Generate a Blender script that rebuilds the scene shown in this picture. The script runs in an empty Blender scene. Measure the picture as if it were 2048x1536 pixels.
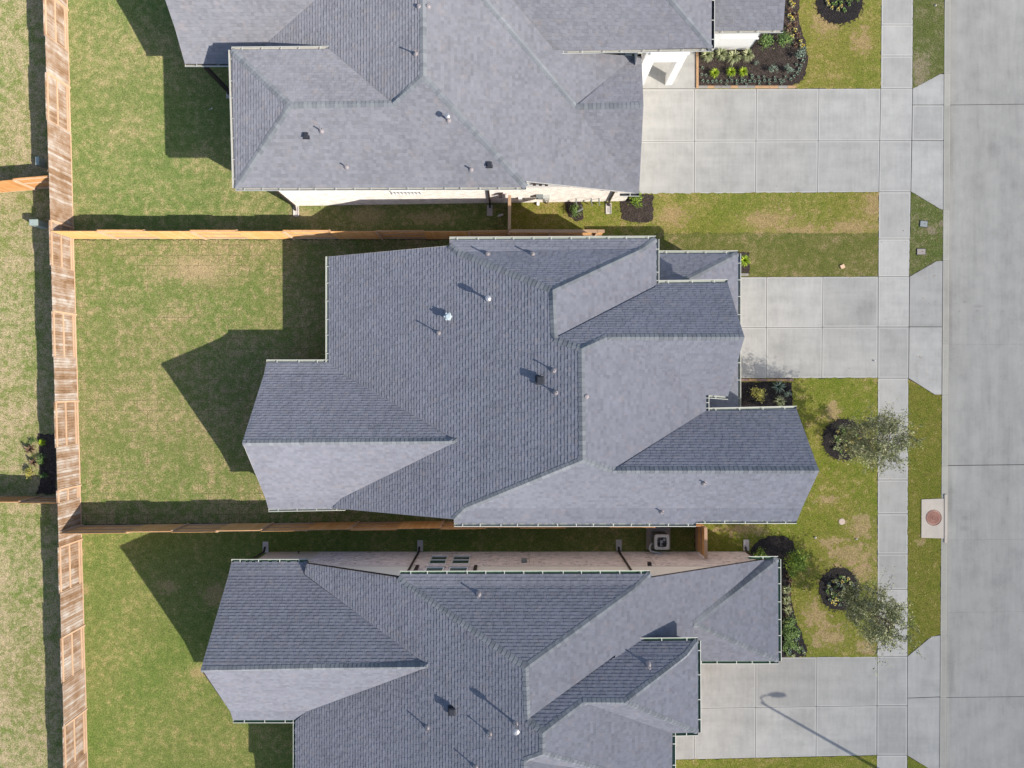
import bpy, bmesh, math, random
from mathutils import Vector
from mathutils.bvhtree import BVHTree

# ------------------------------------------------------------------ camera, sky, sun, exposure
S = bpy.context.scene
FPX, CAM_H = 1420.0, 38.4
cam = bpy.data.cameras.new('camera')
cam.sensor_width = 36.0
cam.lens = FPX / 2048 * 36.0
cam.clip_end = 2000.0
camo = bpy.data.objects.new('camera', cam)
camo.location = (0, 0, CAM_H)
S.collection.objects.link(camo)
S.camera = camo

SUNV = Vector((1.12, -0.635, 1.0)).normalized()          # towards the sun
SUN_EL = math.asin(SUNV.z)
world = bpy.data.worlds.new('World')
S.world = world
world.use_nodes = True
wn = world.node_tree
wn.nodes.clear()
sky = wn.nodes.new('ShaderNodeTexSky')
sky.sky_type = 'NISHITA'
sky.sun_disc = False
sky.sun_elevation = SUN_EL
sky.sun_rotation = math.atan2(SUNV.x, SUNV.y)
bg = wn.nodes.new('ShaderNodeBackground')
bg.inputs['Strength'].default_value = 0.105
wo = wn.nodes.new('ShaderNodeOutputWorld')
wn.links.new(sky.outputs[0], bg.inputs[0])
wn.links.new(bg.outputs[0], wo.inputs[0])
sl = bpy.data.lights.new('sun', 'SUN')
sl.energy = 3.25
sl.angle = math.radians(0.5)
sl.color = (1.0, 0.94, 0.85)
slo = bpy.data.objects.new('sun', sl)
slo.rotation_euler = SUNV.to_track_quat('Z', 'Y').to_euler()
slo.location = (30, -20, 30)
S.collection.objects.link(slo)
S.view_settings.view_transform = 'Standard'
S.view_settings.look = 'None'
S.view_settings.gamma = 1.0
S.view_settings.use_curve_mapping = False
S.view_settings.exposure = 0.85

# ------------------------------------------------------------------ helpers
R = random.Random(7)


def P(px, py, z=0.0):
    """photo position (2048 x 1536) of a point at height z -> metres"""
    k = (CAM_H - z) / FPX
    return Vector(((px - 1024) * k, -(py - 768) * k, z))


def tag(o, label=None, cat=None, group=None, kind=None):
    if label: o['label'] = label
    if cat: o['category'] = cat
    if group: o['group'] = group
    if kind: o['kind'] = kind
    return o


def empty(name, loc=(0, 0, 0), label=None, cat=None, group=None):
    o = bpy.data.objects.new(name, None)
    o.location = loc
    S.collection.objects.link(o)
    return tag(o, label, cat, group)


class MB:
    """collects faces, then links them as ONE mesh object"""
    def __init__(self):
        self.v, self.f, self.m, self.uv, self.tone, self.sz = [], [], [], [], [], []

    def face(self, pts, mat=0, uv=None, tone=0.5, sz=(1, 1)):
        n = len(self.v)
        self.v += [tuple(p) for p in pts]
        self.f.append(tuple(range(n, n + len(pts))))
        self.m.append(mat)
        self.uv.append(uv or [(p[0], p[1]) for p in pts])
        self.tone.append(tone)
        self.sz.append(sz)

    def box(self, c, s, mat=0, rz=0.0, tone=0.5, bottom=False):
        """axis box, centre c, size s, turned rz"""
        ca, sa = math.cos(rz), math.sin(rz)
        x, y, z = s[0] / 2, s[1] / 2, s[2] / 2
        q = [Vector((c[0] + ca * i * x - sa * j * y, c[1] + sa * i * x + ca * j * y, c[2] + k * z))
             for k in (-1, 1) for i, j in ((-1, -1), (1, -1), (1, 1), (-1, 1))]
        fs = [(4, 5, 6, 7), (0, 1, 5, 4), (1, 2, 6, 5), (2, 3, 7, 6), (3, 0, 4, 7)]
        if bottom: fs.append((3, 2, 1, 0))
        for f in fs:
            p = [q[i] for i in f]
            a, b = (p[1] - p[0]).length, (p[3] - p[0]).length
            self.face(p, mat, [(0, 0), (a, 0), (a, b), (0, b)], tone, (a, b))

    def bar(self, a, b, w, h, mat=0, tone=0.5):
        """square bar between two points"""
        a, b = Vector(a), Vector(b)
        d = (b - a).normalized()
        up = Vector((0, 0, 1)) if abs(d.z) < 0.95 else Vector((0, 1, 0))
        s = d.cross(up).normalized()
        t = s.cross(d).normalized()
        q = [p + s * i * w / 2 + t * j * h / 2 for p in (a, b) for i, j in ((-1, -1), (1, -1), (1, 1), (-1, 1))]
        for f in ((0, 1, 5, 4), (1, 2, 6, 5), (2, 3, 7, 6), (3, 0, 4, 7), (3, 2, 1, 0), (4, 5, 6, 7)):
            self.face([q[i] for i in f], mat, None, tone)

    def tube(self, pts, rad, n=8, mat=0, tone=0.5, cap=True):
        rings = []
        for i, p in enumerate(pts):
            p = Vector(p)
            d = (Vector(pts[min(i + 1, len(pts) - 1)]) - Vector(pts[max(i - 1, 0)])).normalized()
            up = Vector((0, 0, 1)) if abs(d.z) < 0.95 else Vector((0, 1, 0))
            s = d.cross(up).normalized()
            t = s.cross(d).normalized()
            r = rad[i] if isinstance(rad, (list, tuple)) else rad
            rings.append([p + (s * math.cos(2 * math.pi * k / n) + t * math.sin(2 * math.pi * k / n)) * r for k in range(n)])
        for i in range(len(rings) - 1):
            for k in range(n):
                self.face([rings[i][k], rings[i][(k + 1) % n], rings[i + 1][(k + 1) % n], rings[i + 1][k]], mat, None, tone)
        if cap:
            self.face(rings[-1], mat, None, tone)
            self.face(rings[0][::-1], mat, None, tone)

    def disc(self, c, r, n=24, mat=0, z=0.0, jit=0.0, rnd=None):
        pts = []
        for k in range(n):
            a = 2 * math.pi * k / n
            rr = r * (1 + (rnd.uniform(-jit, jit) if rnd else 0))
            pts.append((c[0] + rr * math.cos(a), c[1] + rr * math.sin(a), z))
        self.face(pts, mat)

    def build(self, name, mats, parent=None, smooth=False):
        me = bpy.data.meshes.new(name)
        me.from_pydata(self.v, [], self.f)
        for m in (mats if isinstance(mats, (list, tuple)) else [mats]):
            me.materials.append(m)
        me.polygons.foreach_set('material_index', self.m)
        ul = me.uv_layers.new(name='UVMap')
        flat = [c for uv in self.uv for p in uv for c in (p[0], p[1])]
        ul.data.foreach_set('uv', flat)
        at = me.attributes.new('tone', 'FLOAT', 'FACE')
        at.data.foreach_set('value', self.tone)
        a2 = me.attributes.new('slab', 'FLOAT_VECTOR', 'FACE')
        a2.data.foreach_set('vector', [c for s in self.sz for c in (s[0], s[1], 0.0)])
        if smooth:
            me.polygons.foreach_set('use_smooth', [True] * len(self.f))
        me.update()
        o = bpy.data.objects.new(name, me)
        S.collection.objects.link(o)
        if parent: o.parent = parent
        return o


def copy_tree(o, parent=None):
    c = o.copy()
    S.collection.objects.link(c)
    if parent: c.parent = parent
    for ch in list(o.children):
        copy_tree(ch, c)
    return c


# ------------------------------------------------------------------ materials
class NT:
    def __init__(self, name, rough=0.9):
        self.mat = bpy.data.materials.new(name)
        self.mat.use_nodes = True
        self.t = self.mat.node_tree
        self.b = self.t.nodes['Principled BSDF']
        self.b.inputs['Roughness'].default_value = rough
        self.b.inputs['Specular IOR Level'].default_value = 0.25
        if rough > 0.8 and 'Diffuse Roughness' in self.b.inputs: self.b.inputs['Diffuse Roughness'].default_value = 1.0

    def n(self, typ, **kw):
        nd = self.t.nodes.new('ShaderNode' + typ)
        for k, v in kw.items():
            if k.startswith('i_'):
                nd.inputs[int(k[2:]) if k[2:].isdigit() else k[2:].replace('_', ' ')].default_value = v
            else:
                setattr(nd, k, v)
        return nd

    def l(self, a, b):
        self.t.links.new(a, b)

    def pos(self):
        return self.n('NewGeometry').outputs['Position']

    def uvs(self):
        return self.n('UVMap', uv_map='UVMap').outputs[0]

    def noise(self, vec, scale, detail=3.0, rough=0.55):
        nd = self.n('TexNoise')
        nd.inputs['Scale'].default_value = scale
        nd.inputs['Detail'].default_value = detail
        nd.inputs['Roughness'].default_value = rough
        if vec is not None: self.l(vec, nd.inputs['Vector'])
        return nd.outputs['Fac']

    def ramp(self, fac, stops, interp='LINEAR'):
        nd = self.n('ValToRGB')
        cr = nd.color_ramp
        cr.interpolation = interp
        while len(cr.elements) < len(stops): cr.elements.new(0.5)
        for e, (p, c) in zip(cr.elements, stops):
            e.position = p
            e.color = (c[0], c[1], c[2], 1) if not isinstance(c, (int, float)) else (c, c, c, 1)
        self.l(fac, nd.inputs[0])
        return nd.outputs[0]

    def mix(self, fac, a, b, blend='MIX'):
        nd = self.n('Mix', data_type='RGBA', blend_type=blend)
        for s, v in ((nd.inputs[0], fac), (nd.inputs[6], a), (nd.inputs[7], b)):
            if isinstance(v, (int, float)): s.default_value = v
            elif isinstance(v, tuple): s.default_value = (v[0], v[1], v[2], 1)
            else: self.l(v, s)
        return nd.outputs[2]

    def m(self, op, a, b=0.0, c=None, clamp=False):
        nd = self.n('Math', operation=op, use_clamp=clamp)
        for i, v in enumerate((a, b) if c is None else (a, b, c)):
            if isinstance(v, (int, float)): nd.inputs[i].default_value = v
            else: self.l(v, nd.inputs[i])
        return nd.outputs[0]

    def vm(self, op, a, b):
        nd = self.n('VectorMath', operation=op)
        for i, v in enumerate((a, b)):
            if isinstance(v, tuple): nd.inputs[i].default_value = v
            else: self.l(v, nd.inputs[i])
        return nd.outputs['Value' if op in ('LENGTH', 'DISTANCE', 'DOT_PRODUCT') else 0]

    def sep(self, v):
        nd = self.n('SeparateXYZ')
        self.l(v, nd.inputs[0])
        return nd.outputs

    def comb(self, x, y, z=0.0):
        nd = self.n('CombineXYZ')
        for i, v in enumerate((x, y, z)):
            if isinstance(v, (int, float)): nd.inputs[i].default_value = v
            else: self.l(v, nd.inputs[i])
        return nd.outputs[0]

    def attr(self, name, out='Fac'):
        return self.n('Attribute', attribute_name=name).outputs[out]

    def step(self, v, a, b):
        nd = self.n('MapRange', interpolation_type='SMOOTHSTEP')
        self.l(v, nd.inputs[0])
        nd.inputs[1].default_value = a
        nd.inputs[2].default_value = b
        return nd.outputs[0]

    def col(self, c):
        if isinstance(c, tuple): self.b.inputs['Base Color'].default_value = (c[0], c[1], c[2], 1)
        else: self.l(c, self.b.inputs['Base Color'])

    def bump(self, h, strength=0.5, dist=0.02):
        nd = self.n('Bump')
        nd.inputs['Strength'].default_value = strength
        nd.inputs['Distance'].default_value = dist
        self.l(h, nd.inputs['Height'])
        self.l(nd.outputs[0], self.b.inputs['Normal'])


def plain(name, c, rough=0.6, metal=0.0, var=0.12, scale=6.0):
    n = NT(name, rough)
    n.b.inputs['Metallic'].default_value = metal
    f = n.noise(n.n('TexCoord').outputs['Object'], scale, 5)
    n.col(n.mix(f, tuple(x * (1 - var) for x in c), tuple(min(1, x * (1 + var)) for x in c)))
    return n.mat


def shingles(name, c):
    """laminated asphalt shingles; u runs along the course, v up the slope, metres"""
    n = NT(name, 0.93)
    x, y, _ = n.sep(n.uvs())
    row = n.m('FLOOR', n.m('DIVIDE', y, ROW), 0)
    wr = n.n('TexWhiteNoise', noise_dimensions='1D')
    n.l(row, wr.inputs['W'])
    sh = n.m('ADD', n.m('DIVIDE', x, 0.17), n.m('MULTIPLY', wr.outputs[0], 7.3))
    tab = n.m('FLOOR', sh, 0)
    wt = n.n('TexWhiteNoise', noise_dimensions='2D')
    n.l(n.comb(tab, row), wt.inputs['Vector'])
    t2 = n.n('TexWhiteNoise', noise_dimensions='2D')
    n.l(n.comb(n.m('FLOOR', n.m('DIVIDE', sh, 3.0), 0), n.m('ADD', row, 31.7)), t2.inputs['Vector'])
    big = n.noise(n.pos(), 0.45, 3)
    fine = n.noise(n.pos(), 90.0, 2)
    v = n.m('ADD', n.m('ADD', n.m('MULTIPLY', wt.outputs[0], 0.22), 0.15), n.m('MULTIPLY', t2.outputs[0], 0.12))
    v = n.m('ADD', v, n.m('MULTIPLY', big, 0.30))
    v = n.m('ADD', v, n.m('MULTIPLY', fine, 0.22))
    lo = tuple(q * 0.66 for q in c)
    hi = tuple(q * 1.28 for q in c)
    colr = n.ramp(v, [(0.22, lo), (0.6, c), (0.98, hi)])
    warm = n.noise(n.pos(), 2.3, 2)
    colr = n.mix(n.m('MULTIPLY', n.step(warm, 0.55, 0.75), 0.35), colr, (c[0] * 1.35, c[1] * 1.15, c[2] * 0.98))
    n.col(colr)
    on = n.m('GREATER_THAN', wt.outputs[0], 0.5)
    h = n.m('ADD', n.m('MULTIPLY', on, 0.3), n.m('MULTIPLY', fine, 0.6))
    n.bump(h, 0.7, 0.006)
    return n.mat


def lawn(name, g1, g2, dry, amount, patches=(), seams=0.0, fine=1.0, big=0.35):
    n = NT(name, 0.95)
    n.b.inputs['Specular IOR Level'].default_value = 0.1
    p = n.pos()
    f1 = n.noise(p, 18.0, 4, 0.7)
    f2 = n.noise(n.vm('ADD', p, (13.0, 7.0, 0)), 2.6, 5, 0.62)
    f3 = n.noise(n.vm('ADD', p, (3.0, 57.0, 0)), big, 3, 0.6)
    fb = n.noise(n.vm('MULTIPLY', p, (1.0, 0.45, 1.0)), 60.0, 2, 0.6)
    f4 = n.noise(n.vm('ADD', p, (91.0, 17.0, 0)), 0.16, 3, 0.5)
    g1 = n.mix(n.step(f4, 0.42, 0.62), g1, (g1[0] * 0.88, g1[1] * 0.99, g1[2] * 0.88))
    g2 = n.mix(n.step(f4, 0.42, 0.62), g2, (g2[0] * 0.93, g2[1] * 1.0, g2[2] * 0.92))
    gcol = n.mix(n.step(n.m('ADD', n.m('MULTIPLY', f2, 0.6), n.m('MULTIPLY', f3, 0.4)), 0.36, 0.64), g1, g2)
    d = n.m('ADD', n.m('MULTIPLY', f2, 0.45), n.m('ADD', n.m('MULTIPLY', f1, 0.3), n.m('MULTIPLY', f3, 0.25)))
    dm = n.step(d, 0.60 - amount * 0.25, 0.70 - amount * 0.12)
    colr = n.mix(n.m('MULTIPLY', dm, 0.75), gcol, dry)
    for (px, py, rx, ry) in patches:
        c = P(px, py)
        q = n.vm('MULTIPLY', n.vm('SUBTRACT', p, (c.x, c.y, 0)), (36.98 / rx, 36.98 / ry, 0.0))
        r = n.m('ADD', n.vm('LENGTH', q, (0, 0, 0)), n.m('MULTIPLY', n.m('SUBTRACT', n.m('ADD', n.m('MULTIPLY', f2, 1.5), n.m('MULTIPLY', f1, 0.5)), 1.0), 3.4))
        colr = n.mix(n.m('MULTIPLY', n.m('SUBTRACT', 1.0, n.step(r, 0.55, 1.15)), 0.72), colr, tuple(x * 1.0 for x in dry))
    if seams:
        b = n.n('TexBrick', offset=0.5)
        n.l(n.vm('ADD', n.vm('MULTIPLY', p, (1.0, 1.0, 0.0)), (100.0, 100.0, 0.0)), b.inputs['Vector'])
        b.inputs['Scale'].default_value = 1.0
        b.inputs['Brick Width'].default_value = 1.1
        b.inputs['Row Height'].default_value = 0.56
        b.inputs['Mortar Size'].default_value = 0.02
        b.inputs['Mortar Smooth'].default_value = 0.5
        sm = n.m('MULTIPLY', b.outputs['Fac'], n.m('MULTIPLY', n.step(n.m('ADD', f2, f3), 0.95, 1.15), seams))
        colr = n.mix(sm, colr, (0.05, 0.04, 0.025))
    v = n.m('ADD', n.m('MULTIPLY', f1, 0.62), n.m('MULTIPLY', fb, 0.62))
    colr = n.mix(1.0, colr, n.ramp(v, [(0.42, 0.30), (0.61, 1.0), (0.82, 1.85)]), 'MULTIPLY')
    n.col(colr)
    n.bump(v, 0.9, 0.05)
    return n.mat


def concrete(name, c, joints=0.5, stain=1.0, track=None, spots_at=()):
    n = NT(name, 0.85)
    p = n.pos()
    f1 = n.noise(p, 0.9, 6, 0.65)
    f2 = n.noise(p, 35.0, 4, 0.7)
    f3 = n.noise(n.vm('MULTIPLY', p, (6.0, 0.7, 1.0)), 1.0, 4, 0.6)
    v = n.m('ADD', n.m('MULTIPLY', f1, 0.55), n.m('ADD', n.m('MULTIPLY', f2, 0.25), n.m('MULTIPLY', f3, 0.25)))
    k = 0.24 * stain
    colr = n.ramp(v, [(0.3, tuple(x * (1 - k) for x in c)), (0.55, c), (0.8, tuple(x * (1 + k * 0.7) for x in c))])
    t = n.attr('tone')
    colr = n.mix(1.0, colr, n.ramp(t, [(0.0, 0.80), (1.0, 1.2)]), 'MULTIPLY')
    if track:
        tv = n.noise(n.vm('MULTIPLY', p, track), 1.0, 3, 0.6)
        colr = n.mix(1.0, colr, n.ramp(tv, [(0.30, 0.91), (0.55, 1.0), (0.75, 1.04)]), 'MULTIPLY')
    for (px, py, rx, ry) in spots_at:
        cc = P(px, py)
        q = n.vm('MULTIPLY', n.vm('SUBTRACT', p, (cc.x, cc.y, 0)), (36.98 / rx, 36.98 / ry, 0.0))
        r = n.m('ADD', n.vm('LENGTH', q, (0, 0, 0)), n.m('MULTIPLY', n.m('SUBTRACT', f2, 0.5), 2.5))
        colr = n.mix(n.m('MULTIPLY', n.m('SUBTRACT', 1.0, n.step(r, 0.3, 1.2)), 0.22), colr, tuple(x * 0.35 for x in c))
    spots = n.noise(p, 7.0, 2, 0.5)
    colr = n.mix(n.m('MULTIPLY', n.step(spots, 0.69, 0.76), 0.4), colr, tuple(x * 0.6 for x in c))
    if joints:
        x, y, _ = n.sep(n.uvs())
        sx, sy, _ = n.sep(n.attr('slab', 'Vector'))
        e = n.m('MINIMUM', n.m('MINIMUM', x, n.m('SUBTRACT', sx, x)), n.m('MINIMUM', y, n.m('SUBTRACT', sy, y)))
        band = n.m('SUBTRACT', n.step(e, 0.0, 0.02), n.step(e, 0.07, 0.10))
        colr = n.mix(n.m('MULTIPLY', band, joints), colr, tuple(min(1, x * 1.2) for x in c))
        line = n.m('SUBTRACT', n.step(e, 0.08, 0.10), n.step(e, 0.105, 0.13))
        colr = n.mix(n.m('MULTIPLY', line, joints * 0.4), colr, tuple(x * 0.75 for x in c))
    n.col(colr)
    n.bump(n.m('ADD', f2, f1), 0.25, 0.01)
    return n.mat


def boards(name, stops, rough=0.85, streak=14.0):
    """wood boards: tone per board, streaks along the board (uv v), weathering"""
    n = NT(name, rough)
    x, y, _ = n.sep(n.uvs())
    t = n.attr('tone')
    vec = n.comb(n.m('MULTIPLY', x, 40.0), n.m('MULTIPLY', y, 1.6), n.m('MULTIPLY', t, 91.0))
    f = n.noise(vec, 1.0, 4, 0.65)
    g = n.noise(n.vm('MULTIPLY', n.pos(), (1.0, 1.0, 1.0)), 1.7, 5)
    v = n.m('ADD', n.m('MULTIPLY', f, 0.40), n.m('ADD', n.m('ADD', n.m('MULTIPLY', t, 0.16), 0.02), n.m('MULTIPLY', g, 0.44)))
    n.col(n.ramp(v, stops))
    n.bump(f, 0.3, 0.004)
    return n.mat


def brick(name, c1, c2, mortar, msize=0.012, dark=None):
    n = NT(name, 0.9)
    b = n.n('TexBrick', offset=0.5)
    n.l(n.uvs(), b.inputs['Vector'])
    b.inputs['Scale'].default_value = 1.0
    b.inputs['Brick Width'].default_value = 0.25
    b.inputs['Row Height'].default_value = 0.085
    b.inputs['Mortar Size'].default_value = msize
    b.inputs['Color1'].default_value = (*c1, 1)
    b.inputs['Color2'].default_value = (*c2, 1)
    b.inputs['Mortar'].default_value = (*mortar, 1)
    colr = b.outputs['Color']
    f = n.noise(n.uvs(), 3.0, 4)
    colr = n.mix(1.0, colr, n.ramp(f, [(0.3, 0.8), (0.7, 1.15)]), 'MULTIPLY')
    if dark:
        x, y, _ = n.sep(n.uvs())
        g = n.noise(n.comb(n.m('MULTIPLY', x, 2.2), n.m('MULTIPLY', n.m('FLOOR', n.m('DIVIDE', y, 0.085), 0), 3.7)), 1.0, 2, 0.6)
        colr = n.mix(n.m('MULTIPLY', n.step(g, 0.60, 0.68), 0.75), colr, dark)
    n.col(colr)
    n.bump(n.m('SUBTRACT', 1.0, b.outputs['Fac']), 0.5, 0.008)
    return n.mat


def leaves(name, c1, c2, c3=None, var=1.0):
    n = NT(name, 0.6)
    t = n.attr('tone')
    st = [(0.0, c1), (0.6, c2), (1.0, c3 or tuple(x * 1.3 for x in c2))]
    n.col(n.ramp(t, st))
    n.b.inputs['Specular IOR Level'].default_value = 0.3
    n.b.inputs['Subsurface Weight'].default_value = 0.0
    return n.mat


def mulch(name, c):
    n = NT(name, 0.95)
    p = n.pos()
    vo = n.n('TexVoronoi')
    n.l(n.vm('MULTIPLY', p, (1.0, 1.7, 1.0)), vo.inputs['Vector'])
    vo.inputs['Scale'].default_value = 22.0
    f = n.noise(p, 3.0, 4)
    x, y, z = n.sep(vo.outputs['Color'])
    v = n.m('ADD', n.m('MULTIPLY', x, 0.6), n.m('MULTIPLY', f, 0.5))
    n.col(n.ramp(v, [(0.2, tuple(q * 0.4 for q in c)), (0.6, c), (1.0, tuple(q * 2.2 for q in c))]))
    n.bump(n.m('ADD', vo.outputs['Distance'], n.noise(p, 14.0, 3)), 1.0, 0.06)
    return n.mat


ROW = 0.155

# colours are real-world base colours
M_ROOF1 = shingles('shingles_warm_grey', (0.256, 0.256, 0.280))
M_ROOF2 = shingles('shingles_slate', (0.244, 0.248, 0.284))
M_ROOF3 = shingles('shingles_slate_dark', (0.226, 0.230, 0.264))
M_CAP = plain('ridge_cap_shingle', (0.2, 0.23, 0.25), 0.95, var=0.25, scale=5)
M_WHITE = plain('white_paint', (0.78, 0.77, 0.75), 0.5, var=0.03)
M_CREAM = plain('cream_siding', (0.80, 0.76, 0.69), 0.6, var=0.03)
M_DKTRIM = plain('dark_brown_trim', (0.045, 0.034, 0.03), 0.5)
M_GUT2 = plain('gutter_sage', (0.36, 0.38, 0.33), 0.5)
M_GUT3 = plain('gutter_green', (0.16, 0.24, 0.15), 0.5)
M_GUT1 = plain('gutter_beige', (0.45, 0.43, 0.38), 0.5)
M_GLIP = plain('gutter_lip_white', (0.52, 0.52, 0.46), 0.45, var=0.03)
M_BRICK1 = brick('cream_brick', (0.70, 0.65, 0.58), (0.58, 0.51, 0.45), (0.76, 0.73, 0.68))
M_BRICK3 = brick('pink_brick', (0.76, 0.62, 0.56), (0.68, 0.54, 0.48), (0.78, 0.70, 0.65), 0.014, (0.16, 0.10, 0.08))
M_LEAD = plain('lead_boot', (0.34, 0.30, 0.30), 0.5, 0.2, 0.3)
M_PVC = plain('vent_metal', (0.5, 0.48, 0.48), 0.4, 0.6)
M_BLACK = plain('black_metal', (0.035, 0.037, 0.045), 0.5)
M_CONC = concrete('driveway_concrete', (0.475, 0.463, 0.432), 0.55, 1.15, (0.12, 1.3, 1.0), [(1730, 625, 26, 40), (1560, 700, 30, 20), (1600, 1440, 40, 30)])
M_WALK = concrete('sidewalk_concrete', (0.50, 0.485, 0.45), 0.6)
M_STREET = concrete('street_concrete', (0.425, 0.41, 0.375), 0.0, 1.1, (1.1, 0.06, 1.0), [(1931, 1037, 9, 6), (1930, 1058, 10, 7), (1960, 612, 14, 4), (1932, 603, 5, 3), (1957, 621, 4, 3), (1921, 622, 3, 3), (1903, 1000, 6, 60), (1903, 640, 5, 120), (1905, 300, 5, 80), (1904, 1340, 6, 80), (1990, 300, 14, 20)])
M_CURB = concrete('curb_concrete', (0.45, 0.43, 0.375), 0.3)
M_JOINT = plain('joint_dirt', (0.10, 0.095, 0.085), 0.95)
M_PALE = concrete('new_concrete', (0.60, 0.54, 0.46), 0.15, 0.6)
M_PADC = plain('pad_concrete', (0.42, 0.37, 0.32), 0.9)
M_SPLASH = plain('splash_concrete', (0.66, 0.62, 0.58), 0.9)
M_MULCH = mulch('black_mulch', (0.034, 0.028, 0.027))
M_MULCHB = mulch('brown_mulch', (0.075, 0.056, 0.046))
M_SOIL = plain('soil', (0.11, 0.085, 0.055), 0.95, var=0.3, scale=3)
M_WEATH = boards('weathered_cedar', [(0.32, (0.13, 0.07, 0.035)), (0.44, (0.25, 0.15, 0.085)), (0.54, (0.33, 0.24, 0.175)), (0.66, (0.47, 0.42, 0.37))])
M_CEDAR = boards('new_cedar', [(0.22, (0.44, 0.20, 0.055)), (0.5, (0.62, 0.33, 0.12)), (0.78, (0.67, 0.44, 0.23))])
M_CEDAR2 = boards('aged_cedar', [(0.22, (0.26, 0.11, 0.035)), (0.5, (0.42, 0.20, 0.07)), (0.78, (0.52, 0.29, 0.13))])
M_RAIL = boards('rail_pine', [(0.25, (0.42, 0.27, 0.165)), (0.7, (0.55, 0.38, 0.25))])
M_GLASS = NT('window_glass', 0.08)
M_GLASS.col((0.035, 0.075, 0.06))
M_GLASS.b.inputs['Specular IOR Level'].default_value = 0.6
M_GLASS = M_GLASS.mat
M_METALBOX = plain('grey_box', (0.22, 0.24, 0.24), 0.5)
M_ACBODY = plain('condenser_body', (0.30, 0.32, 0.30), 0.5)
M_ACTOP = plain('condenser_top', (0.50, 0.50, 0.47), 0.5)
M_IRON = plain('rusty_iron', (0.23, 0.12, 0.095), 0.7, 0.3, 0.35, 14)
M_PLAST = plain('pale_green_plastic', (0.36, 0.42, 0.38), 0.5)
M_STONE = concrete('edging_stone', (0.36, 0.33, 0.30), 0.0)
M_STONE2 = plain('tan_edging', (0.50, 0.32, 0.18), 0.85, var=0.2)
M_STEEL = plain('galvanised_steel', (0.35, 0.36, 0.37), 0.4, 0.7)
M_BARK = plain('bark', (0.14, 0.105, 0.075), 0.95, var=0.3, scale=20)

# ------------------------------------------------------------------ ground, road, paving
def sheet(name, pts, z, mat, jit=0.0, kind='structure', parent=None, skirt=0.0, seg=0.22):
    q = [P(x, y, z) for x, y in pts]
    if jit:
        out = []
        for i, a in enumerate(q):
            b = q[(i + 1) % len(q)]
            n = max(1, min(900, int((b - a).length / seg)))
            for k in range(n):
                p = a.lerp(b, k / n)
                out.append(Vector((p.x + R.uniform(-jit, jit), p.y + R.uniform(-jit, jit), z)))
        q = out
    mb = MB()
    mb.face(q)
    if skirt:
        for i, a in enumerate(q):
            b = q[(i + 1) % len(q)]
            mb.face([a, b, b - Vector((0, 0, skirt)), a - Vector((0, 0, skirt))])
    o = mb.build(name, mat, parent)
    bm = bmesh.new(); bm.from_mesh(o.data)
    bmesh.ops.triangulate(bm, faces=bm.faces[:])
    bmesh.ops.recalc_face_normals(bm, faces=bm.faces[:])
    for f in bm.faces:
        if abs(f.normal.z) > 0.9 and f.normal.z < 0: f.normal_flip()
    bm.to_mesh(o.data); bm.free()
    return tag(o, kind=kind) if kind else o


M_FAR = lawn('far_grass', (0.09, 0.11, 0.035), (0.13, 0.13, 0.05), (0.22, 0.17, 0.09), 0.3)
mb = MB()
mb.face([(-900, -900, -0.30), (900, -900, -0.30), (900, 900, -0.30), (-900, 900, -0.30)])
tag(mb.build('ground', M_FAR), kind='structure')
KX = lambda y: 1889.5 - (y / 1536.0) * 10.0       # line between verge and kerb
sheet('yard_soil', [(-900, -700), (KX(-700), -700), (KX(2300), 2300), (-900, 2300)], -0.012, M_SOIL, skirt=0.25)


def lawn_sheet(name, pts, mat, z=0.022):
    sheet('lawn', pts, z, mat, jit=0.035, seg=0.13)


DRY = (0.30, 0.225, 0.125)
ML_W = lawn('lawn_neighbour', (0.19, 0.215, 0.065), (0.29, 0.27, 0.12), (0.46, 0.355, 0.235), 0.72, big=0.5)
ML_B1 = lawn('lawn_green', (0.165, 0.205, 0.062), (0.265, 0.265, 0.10), (0.42, 0.33, 0.18), 0.45,
             [(735, 432, 34, 17), (605, 432, 30, 12), (860, 436, 60, 14)], big=0.3)
ML_B2 = lawn('lawn_sod', (0.17, 0.20, 0.058), (0.27, 0.25, 0.105), (0.44, 0.325, 0.19), 0.50,
             [(390, 540, 60, 26)], seams=0.55, big=0.35)
ML_B3 = lawn('lawn_lower', (0.160, 0.196, 0.048), (0.245, 0.25, 0.078), (0.42, 0.31, 0.15), 0.36,
             [(335, 1172, 22, 14), (395, 1345, 14, 14), (172, 1180, 8, 12), (430, 1190, 24, 20)], big=0.3)
ML_F1 = lawn('lawn_front_olive', (0.19, 0.20, 0.035), (0.28, 0.245, 0.065), (0.42, 0.29, 0.15), 0.36,
             [(1722, 82, 22, 26), (1650, 42, 26, 34), (1345, 432, 30, 20), (1535, 440, 48, 18), (1600, 462, 60, 12),
              (1700, 455, 50, 14), (1745, 410, 18, 26)], big=0.4)
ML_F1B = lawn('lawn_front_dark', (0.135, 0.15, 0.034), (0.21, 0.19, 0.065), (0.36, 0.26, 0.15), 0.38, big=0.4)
ML_F2 = lawn('lawn_front_bright', (0.18, 0.20, 0.028), (0.265, 0.24, 0.055), (0.45, 0.32, 0.18), 0.30,
             [(1724, 1052, 26, 24), (1706, 1110, 50, 24), (1660, 1085, 26, 14), (1720, 1140, 34, 20), (1655, 1272, 34, 24), (1628, 1230, 26, 26),
              (1735, 1292, 20, 16), (1480, 1060, 50, 10), (1655, 1000, 20, 8), (1665, 820, 14, 20)], big=0.5)
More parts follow.
